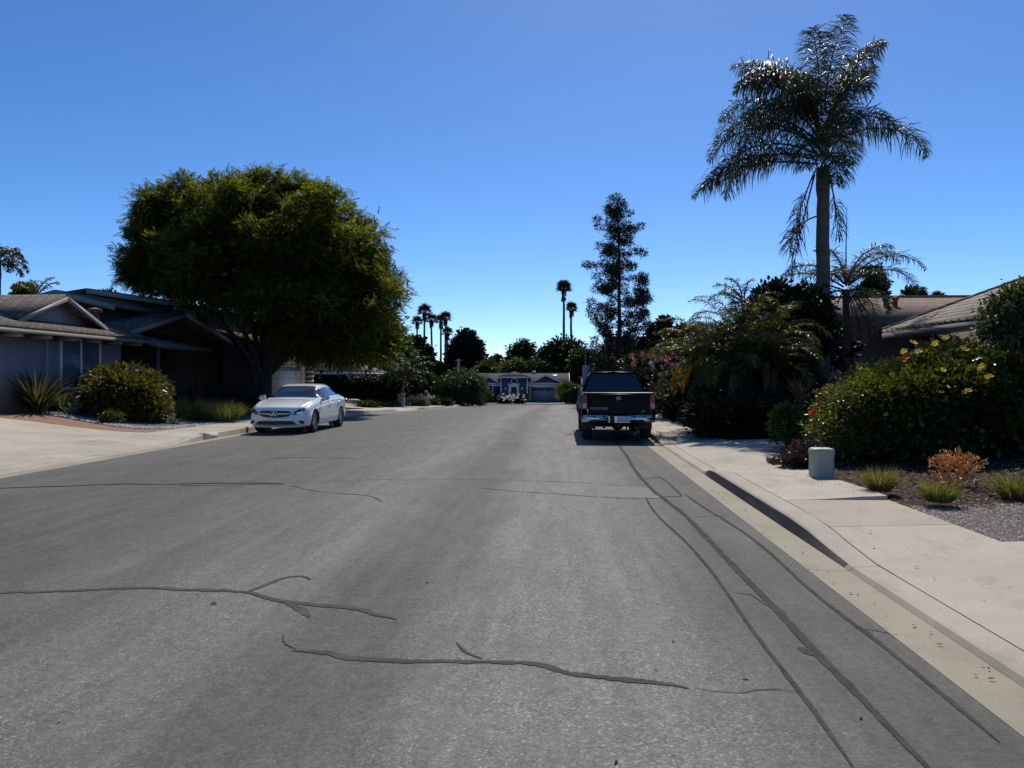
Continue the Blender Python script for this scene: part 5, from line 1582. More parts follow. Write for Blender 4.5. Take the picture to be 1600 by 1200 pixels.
t.build('trunk', B['bark_shade'], o, True)

# ---- pine
PY = 70.0
o = thing('pine_tree', 'tall ragged pine with sparse tufted branches rising beyond the pickup truck', 'tree', (P(965, 600, PY)[0], PY, -1.0))
px0 = P(963, 600, PY)[0]; zt = P(965, 309, PY)[2]; zb = -1.0
mb_w, mb_l = MB(), MB()
tp = wobble_path((px0, PY, zb), (px0 + .1, PY, zt), 16, .05)
mb_w.tube(tp, np.linspace(.30, .03, 16), 9)
ends = []
prof = lambda h: np.interp(h, [0, .08, .2, .35, .5, .62, .72, .82, .92, 1], [1.2, 2.9, 3.4, 3.3, 3.4, 3.2, 2.4, 2.0, 1.5, .6])
for k in range(60):
    h = .13 + .86 * (k / 60) ** .9
    z = zb + (zt - zb) * h; az = k * 2.4 + random.uniform(-.4, .4)
    Lb = float(prof(h)) * random.uniform(.55, 1.08)
    b = np.array([px0, PY, z]); e = b + np.array([math.sin(az) * Lb, math.cos(az) * Lb, Lb * random.uniform(.0, .35)])
    p = wobble_path(b, e, 7, .05); p[:, 2] -= np.sin(np.linspace(0, PI, 7)) * Lb * .08
    mb_w.tube(p, np.linspace(.06, .015, 7) * (1.2 - h * .6), 5)
    for t_ in (np.linspace(.45, 1.0, max(2, int(Lb * 1.5)))):
        ends.append(p[min(6, int(t_ * 6))] + rng.normal(size=3) * .14)
        if random.random() < .3: ends.append(p[min(6, int(t_ * 6))] + rng.normal(size=3) * .30)
ldr = P(1003, 500, PY); ldt = P(1004, 432, PY)
mb_w.tube(wobble_path((px0, PY, ldr[2] - 2.2), ldr, 7, .06), np.linspace(.10, .07, 7), 6); mb_w.tube(wobble_path(ldr, ldt, 6, .03), np.linspace(.07, .02, 6), 6)
for h in np.linspace(0, 1, 12):
    q_ = ldr + (ldt - ldr) * h
    for _ in range(2): ends.append(q_ + rng.normal(size=3) * (.55 - .4 * h))
ends = np.array(ends); nn = 170
C = (ends[:, None] + rng.normal(size=(len(ends), nn, 3)) * np.array([.17, .17, .14])).reshape(-1, 3)
D = unit(C - np.repeat(ends, nn, 0)) + rng.normal(size=C.shape) * .4 + np.array([0, 0, .25])
blades(mb_l, C, D, rng.uniform(.16, .30, len(C)), .034, .1)
mb_w.build('trunk', B['bark_dark'], o, True); mb_l.build('crown', B['needle'], o)


# ---- feather palms
def feather_palm(name, label, cat, X, Y, zb, zc, tr, fr, fol='palm', bark='bark_palm', dead=(), spear=None, ll=.55, lw=.02, nl=56, crown=.6, lean=(0, 0), plume=.5, droop=.55):
    o = thing(name, label, cat, (X, Y, zb))
    t = MB(); top = np.array([X + lean[0], Y + lean[1], zc])
    n = 26; p = wobble_path((X, Y, zb - .1), top, n, .008)
    r = np.linspace(tr * 1.15, tr * .82, n) * (1 + .025 * (np.arange(n) % 2)); r[0] = tr * 1.5; r[-3:] *= 1.12
    t.tube(p, r, 14); t.build('trunk', B[bark], o, True)
    for az, el, L, bend in fr:
        f = (el + 10) / 95
        b = top + np.array([0, 0, -.25 + crown * f]) + np.array([math.sin(math.radians(az)), math.cos(math.radians(az)), 0]) * tr * .6
        mr, ml = MB(), MB()
        frond(mr, ml, b, math.radians(az), math.radians(el), L, bend, nl, ll, lw, plume, droop, .14, .035, random.uniform(-.25, .25))
        fo = ml.build('frond', B[fol], o); mr.build('rachis', B['twig'], fo, True)
    for az, el, L, bend, dz in dead:
        mr, ml = MB(), MB(); a = math.radians(az)
        b = top + np.array([math.sin(a) * tr * 1.1, math.cos(a) * tr * 1.1, dz])
        frond(mr, ml, b, a, math.radians(el), L, bend, 40, ll * .8, lw, .5, 1.2, .3, .03)
        fo = ml.build('frond', B['palm_dead'], o); fo['label'] = 'dead brown frond hanging down the trunk'; mr.build('rachis', B['palm_dead'], fo, True)
    if spear:
        m_ = MB(); m_.tube([top + [0, 0, .1], top + [.0, 0, spear * .5], top + [.03, 0, spear]], [.03, .02, .006], 5); m_.build('spear_leaf', B[fol], o)
    return o


QY = 24.0; k_ = QY / 19.0
q_ = P(1285, 600, QY); QX = q_[0]
zc = P(1285, 262, QY)[2]
FR = [(-72, 66, 2.8, 1.75), (-80, 70, 3.0, 1.6), (-64, 74, 2.9, 1.7), (-40, 80, 2.4, 1.7), (170, 84, 2.45, 1.2), (-150, 80, 2.5, 1.6), (78, 68, 3.0, .65), (66, 64, 2.7, .9), (100, 72, 2.5, .9), (-92, 52, 3.0, 2.1), (-84, 36, 3.2, 2.0), (-100, 22, 3.2, 1.9),
      (-90, 8, 3.5, 1.1), (-96, 14, 3.3, 1.35), (-78, 44, 3.0, 2.0), (-122, 44, 2.9, 2.0), (-142, 56, 2.6, 2.1), (-40, 60, 2.6, 2.0), (118, 46, 1.9, 2.5), (20, 52, 2.2, 2.2), 
      (40, 40, 2.0, 2.4), (91, 34, 2.9, 2.05), (-110, 66, 2.7, 2.1), (-20, 66, 2.5, 2.0), (-66, 20, 2.9, 1.9), (-88, 70, 2.8, 2.2), (165, 60, 2.1, 2.3),
      (170, 46, 1.9, 2.7), (-175, 10, 1.7, 2.4), (-150, 24, 2.0, 2.5), (-115, 32, 2.9, 2.0)]
QP = feather_palm('queen_palm', 'tallest feather palm at right with a straight bare trunk and windblown crown', 'palm tree', QX, QY, .3, zc, .165 * k_, [(a, e, L * k_ * .93, b) for a, e, L, b in FR], dead=[(-95, -66, 2.0, .3, -.1), (-110, -20, 1.6, 1.5, -1.5), (85, -80, 2.0, .1, -.2), (-85, -76, 3.3, .1, -.2)], ll=.74 * k_, lw=.0115 * k_, nl=120, crown=1.5 * k_, plume=.8, droop=.8)
s_ = P(1322, 600, 25.6); zc2 = P(1322, 452, 25.6)[2]
feather_palm('queen_palm', 'short feather palm in front of the brown shingle roof with an upright spear leaf', 'palm tree', s_[0], 25.6, .35, zc2, .12,
             [(88, 52, 3.0, 2.1), (95, 40, 2.7, 2.3), (70, 60, 2.6, 2.1), (-88, 34, 2.6, 1.7), (-95, 20, 2.4, 1.5), (-70, 50, 2.3, 2.0), (150, 40, 1.9, 2.4), (-150, 44, 1.9, 2.4), (30, 50, 1.9, 2.4), (-30, 50, 2.0, 2.3), (110, 12, 1.7, 2.2), (180, 10, 1.6, 2.0), (60, 10, 1.7, 2.1), (-120, 10, 1.6, 2.1), (130, 70, 1.9, 2.0), (-20, 76, 1.9, 1.8)],
             dead=[(100, -60, 1.7, .4, -.1), (170, -70, 1.6, .3, -.1), (-100, -65, 1.6, .3, -.1), (60, -60, 1.8, .3, -.1), (130, -55, 1.9, .4, 0)], spear=2.7, ll=.5, lw=.012, nl=70, crown=.7)

# ---- clump of arching date palms over the driveway
o = thing('clumping_palm', 'dense clump of arching olive palms overhanging the pavement beside the truck', 'palm clump', (4.7, 21.2, .25))
stems = [(4.0, 20.9, 2.15), (4.9, 21.4, 2.75), (5.7, 21.0, 2.55), (4.5, 20.4, 1.9), (5.4, 20.5, 2.0), (3.95, 21.8, 2.1), (4.9, 22.2, 2.6)]
for sx, sy, sz in stems:
    t = MB(); t.tube(wobble_path((sx, sy, .15), (sx, sy, sz), 9, .02), np.linspace(.12, .09, 9), 8); t.build('stem', B['bark_palm'], o, True)
    n = 17
    for k in range(n):
        az = k * 2.4 + random.uniform(-.3, .3); el = math.radians(80 - 82 * (k / n) + random.uniform(-6, 6))
        mr, ml = MB(), MB()
        frond(mr, ml, (sx, sy, sz - .1 + .2 * (1 - k / n)), az, el, random.uniform(1.5, 2.0), 1.9 + random.uniform(-.2, .4), 60, .38, .011, .22, .55, .08, .016, random.uniform(-.3, .3))
        fo = ml.build('frond', B['olive'], o); mr.build('rachis', B['olive'], fo, True)
for az, el, L in ((-95, -30, 1.0), (-60, -40, .9)):
    mr, ml = MB(), MB(); frond(mr, ml, P(1082 if az == -95 else 1060, 572, 20.4), math.radians(az), math.radians(el - 30), .75, .5, 34, .26, .016, .4, 1.2, .05, .014)
    fo = ml.build('frond', B['orange_frond'], o); fo['label'] = 'dying orange frond hanging from the clump'; mr.build('rachis', B['orange_frond'], fo, True)

# small feather palm crown peeping over the clump
c_ = P(1162, 470, 27.0)
feather_palm('feather_palm', 'small pale feather palm peeping over the clumped palms', 'palm tree', c_[0], 27.0, .3, c_[2], .09, [(-90, 40, 1.3, 1.8), (-60, 60, 1.3, 1.7), (80, 50, 1.2, 1.8), (30, 70, 1.2, 1.5), (-30, 75, 1.2, 1.6), (-120, 50, 1.2, 1.9), (120, 40, 1.2, 1.9)], 'olive', ll=.3, lw=.014, nl=36, crown=.4)

# tall dark shrub between the clump and the tall palm
def bush(name, label, cat, lobes, fol, nc, nl, cr, L, W, droop=.15, stem=None, low=-.6, group=None, shell=(.6, 1.03), out=.8, core=None):
    lobes = np.array(lobes); c = lobes[:, :3].mean(0); zb = float(H(c[0], c[1]))
    o = thing(name, label, cat, (c[0], c[1], zb), group)
    m = MB(); foliage(m, lobes, nc, nl, cr, L, W, droop, shell, low, .75, out)
    if core: foliage(m, core, 200, 30, cr * 1.5, L, W, droop, (.3, 1.0), -.9)
    m.build('foliage', B[fol], o)
    t = MB()
    for k in range(min(len(lobes), 9)):
        l = lobes[k * len(lobes) // min(len(lobes), 9)]
        b = np.array([c[0] + (l[0] - c[0]) * .35, c[1] + (l[1] - c[1]) * .35, zb - .05])
        limb(t, b, l[:3], .035, .012, 6, .03, 5)
    t.build('stem', B['twig'], o, True)
    return o


def span(px0, px1, y_fn, Y0, Y1, r, n, zmin=.3, zr=.9, slope=.55):
    """lobes under an outline: x from px, tops at y_fn(px)"""
    out = []
    for k in range(n):
        Y = random.uniform(Y0, Y1); px = random.uniform(px0, px1)
        t = P(px, y_fn(px), (Y0 + Y1) / 2)
        zb = float(H(t[0], Y)); rr = r * random.uniform(.75, 1.2)
        tt = (Y - Y0) / (Y1 - Y0); zmax = t[2] - rr * zr * .8; zmax = zb + zmin + (zmax - zb - zmin) * (slope + (1 - slope) * min(1, tt * 1.6))
        z = zb + zmin + (zmax - zb - zmin) * (1 if random.random() < .45 else random.random())
        x = P(px, 600, Y)[0]
        out.append([x, Y, z, rr, rr, rr * zr])
    return out


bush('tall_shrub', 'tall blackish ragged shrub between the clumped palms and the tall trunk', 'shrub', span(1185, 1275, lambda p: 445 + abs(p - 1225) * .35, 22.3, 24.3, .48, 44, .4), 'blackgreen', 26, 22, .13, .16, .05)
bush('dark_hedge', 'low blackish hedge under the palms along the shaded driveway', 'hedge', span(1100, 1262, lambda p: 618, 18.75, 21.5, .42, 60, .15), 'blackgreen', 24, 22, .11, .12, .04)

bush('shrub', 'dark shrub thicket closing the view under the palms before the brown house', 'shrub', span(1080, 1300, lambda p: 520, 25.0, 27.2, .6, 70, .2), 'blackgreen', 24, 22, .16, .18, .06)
# ---- hedge at right
top1 = lambda p: np.interp(p, [1262, 1300, 1350, 1420, 1480], [640, 602, 586, 568, 562])
o1 = bush('boxy_hedge', 'dense small-leaved green hedge behind the green utility box', 'hedge', span(1298, 1450, top1, 13.15, 15.0, .42, 74, .25), 'hedge', 40, 30, .09, .062, .020, core=[[5.5, 14.1, .9, .8, .75, .6]])
top2 = lambda p: np.interp(p, [1400, 1440, 1500, 1560, 1640], [564, 555, 548, 556, 562])
o2 = bush('hibiscus_shrub', 'large dark hibiscus shrub with yellow and red flowers at the right edge', 'shrub', span(1432, 1660, top2, 12.9, 15.0, .46, 84, .2), 'gloss', 34, 24, .12, .095, .036, core=[[8.3, 14.0, .9, 1.5, .8, .7]])
for (px, py, col) in ((1428, 537, 'yellow'), (1410, 552, 'yellow'), (1418, 559, 'red'), (1461, 537, 'yellow'), (1475, 531, 'yellow'), (1470, 580, 'yellow'), (1531, 576, 'yellow'), (1544, 589, 'yellow'), (1513, 612, 'yellow'), (1436, 551, 'orangefl'), (1505, 545, 'orangefl')):
    p = P(px, py, 12.40); m = MB()
    for _ in range(2): flower(m, p + rng.normal(size=3) * .02, (-.25 + rng.normal() * .3, -.6, .8), .064, 5)
    m.build('flower', B[col], o2)
p = P(1268, 647, 13.4); m = MB(); flower(m, p, (-.4, -1, .2), .07); flower(m, p + [.04, 0, .04], (-.4, -1, .4), .06); m.build('flower', B['red'], o1)
tree('small_tree', 'grey-green small tree overhanging the tiled roof at the right edge', 'tree', 1606, 438, 56, 13.2, 'sage', 'twig', lobes=26, lr=.42, nc=24, nl=22, L=.075, W=.022, cb=1.75, trunk=.06, cr=.20)

# ---- red-leaved spiky plant and lime shrub beside the hedge
p = P(1250, 640, 16.4); m = MB(); o = thing('spiky_plant', 'reddish spiky plant left of the boxy hedge', 'plant', (p[0], 16.4, .3))
spikes(m, (p[0], 16.4, P(0, 622, 16.4)[2]), 34, .62, .018, (.5, 1.45), .5); m.build('leaf_rosette', B['redspike'], o)
m = MB(); m.tube([(p[0], 16.4, .25), (p[0], 16.4, 1.2)], .03, 6); m.build('stem', B['twig'], o)
bush('lime_shrub', 'small lime green shrub below the reddish spiky plant', 'shrub', span(1222, 1258, lambda p: 640, 15.6, 16.2, .2, 12, .2), 'lime', 16, 16, .06, .09, .03)

# ---- pink flowering shrub behind the truck
o = bush('flowering_shrub', 'tall dark shrub covered in pink flowers just right of the truck cab', 'shrub', span(985, 1062, lambda p: 552 + abs(p - 1020) * .25, 33.6, 36.2, .6, 46, .2), 'dark', 26, 22, .15, .13, .045)
k = 0
while k < 62:
    px = random.uniform(978, 1066); py = 548 + random.random() ** 1.6 * 112
    m = MB(); pt = P(px, py + abs(px - 1020) * .2, random.uniform(32.9, 33.6)); flower(m, pt, (rng.normal() * .5, -1, .6), random.uniform(.11, .19)); flower(m, pt + rng.normal(size=3) * .05, (rng.normal() * .5, -.8, .8), .09)
    m.build('flower', B['pink' if random.random() < .88 else 'white'], o); k += 1
bush('shrub', 'dark green shrub behind the lawn between truck and clumped palms', 'shrub', span(1035, 1100, lambda p: 600, 26.5, 29, .45, 30, .15), 'dark', 22, 20, .14, .11, .04)

# ---- foreground bed on the right
g = lambda px, py, z=.2: (lambda D: np.array([P(px, py, D)[0], D, z]))((EYE - z) * F / (py - 591))
o = thing('firestick_plant', 'orange branching fleshy-stemmed plant in the bark mulch', 'plant', g(1495, 753))
m = MB(); c = g(1495, 753)
def fire(p, d, L, r, k):
    e = p + d * L
    m.tube([p, (p + e) / 2 + rng.normal(size=3) * .008, e], [r, r * .95, r * .8], 5)
    if k > 0:
        for _ in range(random.choice((2, 2, 3))):
            fire(e, unit(d + rng.normal(size=3) * .55 + np.array([0, 0, .18])), L * random.uniform(.65, .95), r * .82, k - 1)
for a in np.linspace(0, 2 * PI, 11)[:-1]:
    fire(c + [0, 0, -.02], unit(np.array([math.cos(a) * random.uniform(.5, 1.3), math.sin(a) * .6, random.uniform(.5, 1.2)])), .15, .010, 4)
m.build('stems', B['fire'], o, True)
for px, py, r, h, lab in ((1375, 762, .26, .30, 'pale green grass tuft in the mulch nearest the utility box'), (1468, 778, .26, .27, 'pale green grass tuft in the mulch in front of the orange plant'), (1592, 770, .40, .32, 'pale green grass tuft at the right edge of the mulch bed')):
    c = g(px, py); m = MB(); tuft(m, c, 700, r, h, .0035); o = m.build('grass_tuft', B['grass']); tag(o, lab, 'grass tuft', 'grass tufts in the mulch bed')
c = g(1250, 728, .17)
o = thing('groundcover_plant', 'low bronze trailing plant at the kerb side of the utility box', 'plant', c)
m = MB(); foliage(m, [[c[0] + .05, c[1] + .25, .28, .30, .35, .16], [c[0] - .08, c[1] + .05, .24, .16, .2, .10], [c[0] + .22, c[1] + .35, .36, .2, .25, .2]], 40, 16, .05, .07, .018, .1); spikes(m, (c[0] - .02, c[1], .18), 14, .25, .014, (.2, 1.2)); spikes(m, (c[0] + .18, c[1] + .2, .2), 14, .25, .014, (.2, 1.2)); m.build('foliage', B['purple'], o)
m = MB(); c = g(1222, 722, .17); m.bbox((c[0] + .02, c[1] + .1, .20), (.30, .05, .09), .01); m.bbox((c[0] - .10, c[1] + .32, .20), (.05, .42, .09), .01); o = m.build('edging_board', pmat('rusty_brown_edging', (.10, .05, .032), .85, .3, 8)); tag(o, 'rusty brown edging corner at the driveway end of the bed', 'edging')
# utility box
c = g(1288, 744, .17); o = thing('utility_box', 'pale grey-green rounded utility box standing beside the pavement', 'utility box', (c[0], c[1] + .12, .16))
gm = pmat('grey_green_plastic', (.36, .35, .26), .55, .10, 6)
def rr(w, d, r, z, n=6):
    return [(sx * (w - r) + r * math.cos(a0 + t) , sy * (d - r) + r * math.sin(a0 + t), z) for sx, sy, a0 in ((1, 1, 0), (-1, 1, PI / 2), (-1, -1, PI), (1, -1, 3 * PI / 2)) for t in np.linspace(0, PI / 2, n)]
m = MB(); prof = [(.152, .135, .05, 0), (.150, .132, .05, .36)]
V = np.array([rr(*a) for a in prof]) + np.array([c[0], c[1] + .12, .16]); V = np.concatenate([V, V[:, :1]], 1); m.grid(V); m.build('housing', gm, o, True, 50)
m = MB(); V = np.array([rr(.158, .140, .05, .345), rr(.158, .140, .05, .395), rr(.150, .132, .048, .420), rr(.13, .112, .04, .434), rr(.02, .02, .01, .437)]) + np.array([c[0], c[1] + .12, .16]); V = np.concatenate([V, V[:, :1]], 1); m.grid(V); m.build('lid', gm, o, True, 60)

# ---- left garden
def flax(px, py, Y, n, L, W, name, label, fol, z=None, cat='plant', el=(.6, 1.45), bend=.5):
    c = P(px, py, Y); c[2] = float(H(c[0], Y)) if z is None else z
    m = MB(); spikes(m, c, n, L, W, el, bend, .12); o = m.build(name, B[fol]); tag(o, label, cat)
    return o
flax(58, 640, 21.9, 150, 1.55, .04, 'flax_plant', 'big spiky flax plant against the lilac house wall at far left', 'flax', bend=.6)
flax(12, 640, 22.6, 50, 1.0, .03, 'flax_plant', 'lower spiky flax plant at the left edge of the photo', 'flax')
flax(95, 640, 22.9, 40, .9, .03, 'flax_plant', 'small spiky flax plant below the white-framed window', 'flax')
top3 = lambda p: 580 + ((p - 190) / 85.0) ** 2 * 38
o = bush('round_shrub', 'large rounded yellow-green shrub in the pebble bed before the lilac house', 'shrub', span(146, 240, top3, 22.6, 24.4, .40, 56, .3), 'ochre', 30, 22, .13, .15, .038, core=[[P(190, 610, 24)[0], 24, 1.1, .9, .7, .5]])
for k in range(16):
    px = random.uniform(150, 255); m = MB(); flower(m, P(px, top3(px) + random.uniform(-6, 20), 23.2), (0, -.6, 1), .07); m.build('flower', B['white'], o)
flax(113, 648, 22.2, 26, .45, .05, 'agave', 'pale grey agave rosette left of the small green mounds', 'silver', el=(.3, 1.3), bend=.2)
for px, py, r, lab in ((142, 655, .19, 'small bright green round shrub, leftmost in the pebble bed'), (160, 660, .24, 'small bright green round shrub, middle and tallest in the pebble bed'), (176, 664, .17, 'small bright green round shrub, rightmost in the pebble bed')):
    c = g(px, py, .3); bush('mound_shrub', lab, 'shrub', [[c[0] + rng.normal() * .06, c[1] + rng.normal() * .06, c[2] + r * .9, r * 1.2, r * 1.2, r * 1.2] for _ in range(4)], 'lime', 26, 16, .05, .05, .017, group='small green mounds in the pebble bed')
for px, py, r, h, fol, lab in ((205, 661, .55, .5, 'grass_dark', 'dull green grass mound left of the pale aloe'), (236, 662, .5, .45, 'grass_dark', 'dull green grass mound touching the pale aloe'), (300, 656, .75, .75, 'grass', 'tall feathery grass mound right of the pale aloe'), (262, 648, .7, .8, 'grass', 'tall feathery grass mound behind the pale aloe'), (335, 656, .7, .7, 'grass_dark', 'feathery grass mound with a dark centre near the pavement'), (355, 657, .55, .6, 'grass', 'feathery grass mound nearest the white car')):
    c = g(px, py, .25); m = MB(); tuft(m, c, 900, r * 1.5, h, .006); o = m.build('grass_mound', B[fol]); tag(o, lab, 'grass mound', 'grass mounds in the pebble bed')
flax(272, 660, 23.0, 34, .42, .035, 'aloe', 'pale variegated aloe among the grass mounds', 'silver', el=(.2, 1.3), bend=.2)
flax(225, 650, 23.4, 34, .75, .03, 'yucca', 'grey-green yucca at the foot of the rounded shrub', 'silver', el=(.4, 1.4), bend=.2)
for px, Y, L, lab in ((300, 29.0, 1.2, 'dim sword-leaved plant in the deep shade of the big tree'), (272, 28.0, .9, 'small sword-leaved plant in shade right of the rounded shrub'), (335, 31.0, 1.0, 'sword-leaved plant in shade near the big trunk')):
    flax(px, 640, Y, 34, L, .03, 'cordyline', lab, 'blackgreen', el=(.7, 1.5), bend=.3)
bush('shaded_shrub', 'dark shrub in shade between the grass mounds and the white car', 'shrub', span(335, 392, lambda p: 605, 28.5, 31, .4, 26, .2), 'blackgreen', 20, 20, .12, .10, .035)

# ---- long clipped hedge on the left
o = thing('clipped_hedge', 'long flat-topped blackish hedge crossing the lot behind the white car', 'hedge', (-14, 54.4, -.3))
m = MB()
zt = lambda x: P(550, 586, 54.4)[2]
hx = np.linspace(-18.6, -11.2, 26); lb = []
for x in hx:
    for z in np.linspace(-.35, zt(x) - .35, 5):
        for yy in (53.95, 54.6): lb.append([x + rng.normal() * .06, yy, z, .36, .40, .36])
foliage(m, lb, 18, 16, .08, .10, .035, .05, (.7, 1.0), -.9)
m.build('foliage', B['blackgreen'], o)
t = MB()
for x in np.linspace(-18.2, -11.6, 9): limb(t, (x, 54.3, float(H(x, 54.3)) - .1), (x, 54.3, 1.2), .05, .02, 6, .03, 5)
t.build('stem', B['twig'], o)

# ---- short queen palm at the end of that hedge, with its stone pier and plants
c_ = P(628, 575, 52.6)
feather_palm('queen_palm', 'short leaning feather palm at the end of the clipped hedge', 'palm tree', P(624, 636, 52.6)[0], 52.6, float(H(-11, 52.6)), P(634, 588, 52.6)[2], .11,
             [(-90, 60, 2.6, 1.8), (-70, 45, 2.6, 1.8), (-100, 28, 2.3, 1.8), (90, 55, 2.4, 1.8), (80, 35, 2.2, 1.9), (100, 20, 1.9, 2.0), (-30, 70, 2.5, 1.5), (30, 74, 2.5, 1.4), (170, 60, 2.2, 1.9), (-160, 45, 2.0, 2.0), (140, 45, 2.0, 2.0), (60, 66, 2.4, 1.6), (-120, 60, 2.2, 1.9), (-50, 72, 2.6, 1.5), (120, 15, 1.7, 1.9), (-140, 15, 1.7, 1.9)], 'mid', ll=.5, lw=.026, nl=40, crown=.5, lean=(.42, 0))
p = P(627, 636, 51.6); zb = float(H(p[0], 51.6)); m = MB(); m.bbox((p[0], 51.6, zb + .35), (.42, .42, .95), .06); m.bbox((p[0], 51.6, zb + .86), (.5, .5, .09), .03); o = m.build('stone_pier', M['stone']); tag(o, 'short grey stone pier in front of the leaning palm', 'stone pier')
for k, (px, Y, w_, yt, fol, nm, lab) in enumerate(((652, 56, 11, 619, 'silver', 'low_shrub', 'low pale shrub beside the stone pier'), (600, 50, 16, 630, 'dark', 'low_shrub', 'low dark shrub at the foot of the clipped hedge'), (690, 66, 16, 622, 'dark', 'low_shrub', 'low dark shrub before the weeping tree'), (672, 62, 9, 624, 'mid', 'low_shrub', 'low green shrub right of the pavement driveway'), (742, 84, 10, 624, 'dark', 'low_shrub', 'low dark shrub between weeping tree and blue house'), (575, 46.5, 12, 632, 'mid', 'low_shrub', 'low green plant on the strip beyond the lawn'))):
    bush(nm, lab, 'shrub', span(px - w_, px + w_, lambda p: yt + 3, Y - .5, Y + .5, .3, 14, .1), fol, 16, 16, .1, .13, .045)
p = P(552, 627, 47.0); m = MB(); m.lathe([(.0, -.1), (.42, .0), (.46, .08), (.3, .15), (.0, .18)], 14, 'z', c=(p[0], 47.0, float(H(p[0], 47)) + .25)); o = m.build('boulder', pmat('white_boulder', (.36, .345, .32), .85, .15, 5, .6, 14), None, True); tag(o, 'flat white boulder beyond the lawn, right of the car', 'boulder')

# ---- weeping tree, hydrant, mailbox, pole
p = P(722, 600, 73.0); o = bush('weeping_tree', 'broad weeping willow-like tree at the kerb left of the blue house', 'tree', span(694, 748, lambda p: 576 + abs(p - 722) * .35, 71.5, 75.5, .75, 50, .3, 1.1), 'mid', 22, 22, .2, .34, .03, 1.6, low=-.9, out=.4)
hm_ = pmat('faded_red_hydrant_paint', (.34, .13, .09), .6, .15, 9)
p = P(727, 632, 74.0); p = np.array([-9.75, 74.0, float(gz(74)) + .16]); o = thing('fire_hydrant', 'faded red fire hydrant on the pavement before the weeping tree', 'fire hydrant', p)
m = MB(); m.lathe([(.16, 0), (.16, .06), (.11, .08), (.11, .55), (.14, .57), (.14, .62), (.10, .70), (.04, .76), (0, .77)], 14, 'z', c=p); m.build('barrel', hm_, o, True, 40)
for dx, dy in ((.16, 0), (-.16, 0), (0, -.16)):
    m = MB(); m.lathe([(.07, -.06), (.07, .06), (0, .06)], 10, 'x' if dx else 'y', c=(p[0] + dx, p[1] + dy, p[2] + .44)); m.build('outlet_cap', hm_, o, True, 40)
p = np.array([-10.9, 62.0, float(H(-11, 62))]); o = thing('mailbox', 'small grey mailbox on a post beside the far left pavement', 'mailbox', p)
m = MB(); m.box((p[0], p[1], p[2] + .5), (.08, .08, 1.05)); m.build('post', M['fascia_dark'], o)
m = MB(); V = [(x, y, z) for y in (-.24, .24) for x, z in ((-.1, 0), (.1, 0), (.1, .14), (.06, .21), (-.06, .21), (-.1, .14))]; V = np.array(V) + p + [0, 0, 1.02]
m.faces(V, [[0, 1, 2, 3, 4, 5], [11, 10, 9, 8, 7, 6]] + [[i, (i + 1) % 6, 6 + (i + 1) % 6, 6 + i] for i in range(6)]); m.build('box', M['fascia_grey'], o)
p = P(716, 565, 92.0); o = thing('utility_pole', 'short pale utility pole standing above the weeping tree', 'pole', (p[0], 92, -1.6))
m = MB(); m.tube([(p[0], 92, -1.65), (p[0], 92, P(716, 561, 92)[2])], [.15, .12], 8); m.build('post', pmat('weathered_pole', (.34, .30, .26), .85, .2, 6), o, True)
m = MB(); m.box((p[0], 92, P(716, 563, 92)[2]), (1.0, .1, .1)); m.build('crossarm', M['fascia_grey'], o)

# ---- island bed and clipped globe by the blue house
o = bush('island_shrub', 'low white-flowering shrub bed in front of the blue house', 'shrub', span(779, 822, lambda p: 617, 97.2, 98.6, .42, 30, .15), 'dark', 18, 16, .14, .2, .06)
for k in range(34):
    px = random.uniform(780, 821); m = MB(); flower(m, P(px, random.uniform(615, 626), 96.7), (rng.normal() * .4, -.7, 1), .22); m.build('flower', B['white'], o)
bush('globe_shrub', 'clipped bright green globe shrub at the right end of the blue garage', 'shrub', span(875, 903, lambda p: 599 + abs(p - 889) * .35, 97.0, 99.2, .55, 40, .2), 'lime', 26, 18, .12, .14, .05)
bush('shrub', 'dark shrub between the globe shrub and the mauve house', 'shrub', span(903, 930, lambda p: 606, 96.5, 98.5, .5, 20, .2), 'blackgreen', 20, 16, .14, .16, .05)
bush('low_shrub', 'low green shrub under the white window of the blue house', 'shrub', span(748, 766, lambda p: 611, 102.5, 104, .4, 16, .2), 'mid', 18, 16, .14, .16, .05)

# ---- fan palms
def fan_palm(label, px, yc, rpx, Y, group, skirt=.9, n=26):
    c = P(px, yc, Y); X = c[0]; zb = float(H(X, Y)); r = rpx * Y / F
    o = thing('fan_palm', label, 'palm tree', (X, Y, zb), group)
    t = MB(); t.tube(wobble_path((X, Y, zb), (X, Y, c[2]), 10, .03), np.linspace(.30, .17, 10), 8); t.build('trunk', B['bark_grey'], o, True)
    m = MB()
    for k in range(n):
        z = 1 - 1.55 * (k + .5) / n; a = k * 2.4; q = math.sqrt(max(0, 1 - z * z))
        fan_leaf(m, c, (q * math.cos(a), q * math.sin(a), z + .12), r * random.uniform(.45, .65), r * .72, 13, 1.7, .15)
    m.build('crown', B['fan'], o)
    m = MB(); k = 90; az = rng.uniform(0, 2 * PI, k)
    C = np.stack([X + .2 * np.cos(az), Y + .2 * np.sin(az), c[2] - rng.uniform(-.1, skirt * r, k)], -1)
    D = np.stack([np.cos(az) * .45, np.sin(az) * .45, np.full(k, -1.0)], -1)
    blades(m, C, D, rng.uniform(.3, .8, k) * min(1, r), .10, .2); m.build('dry_skirt', B['thatch'], o)
    return o
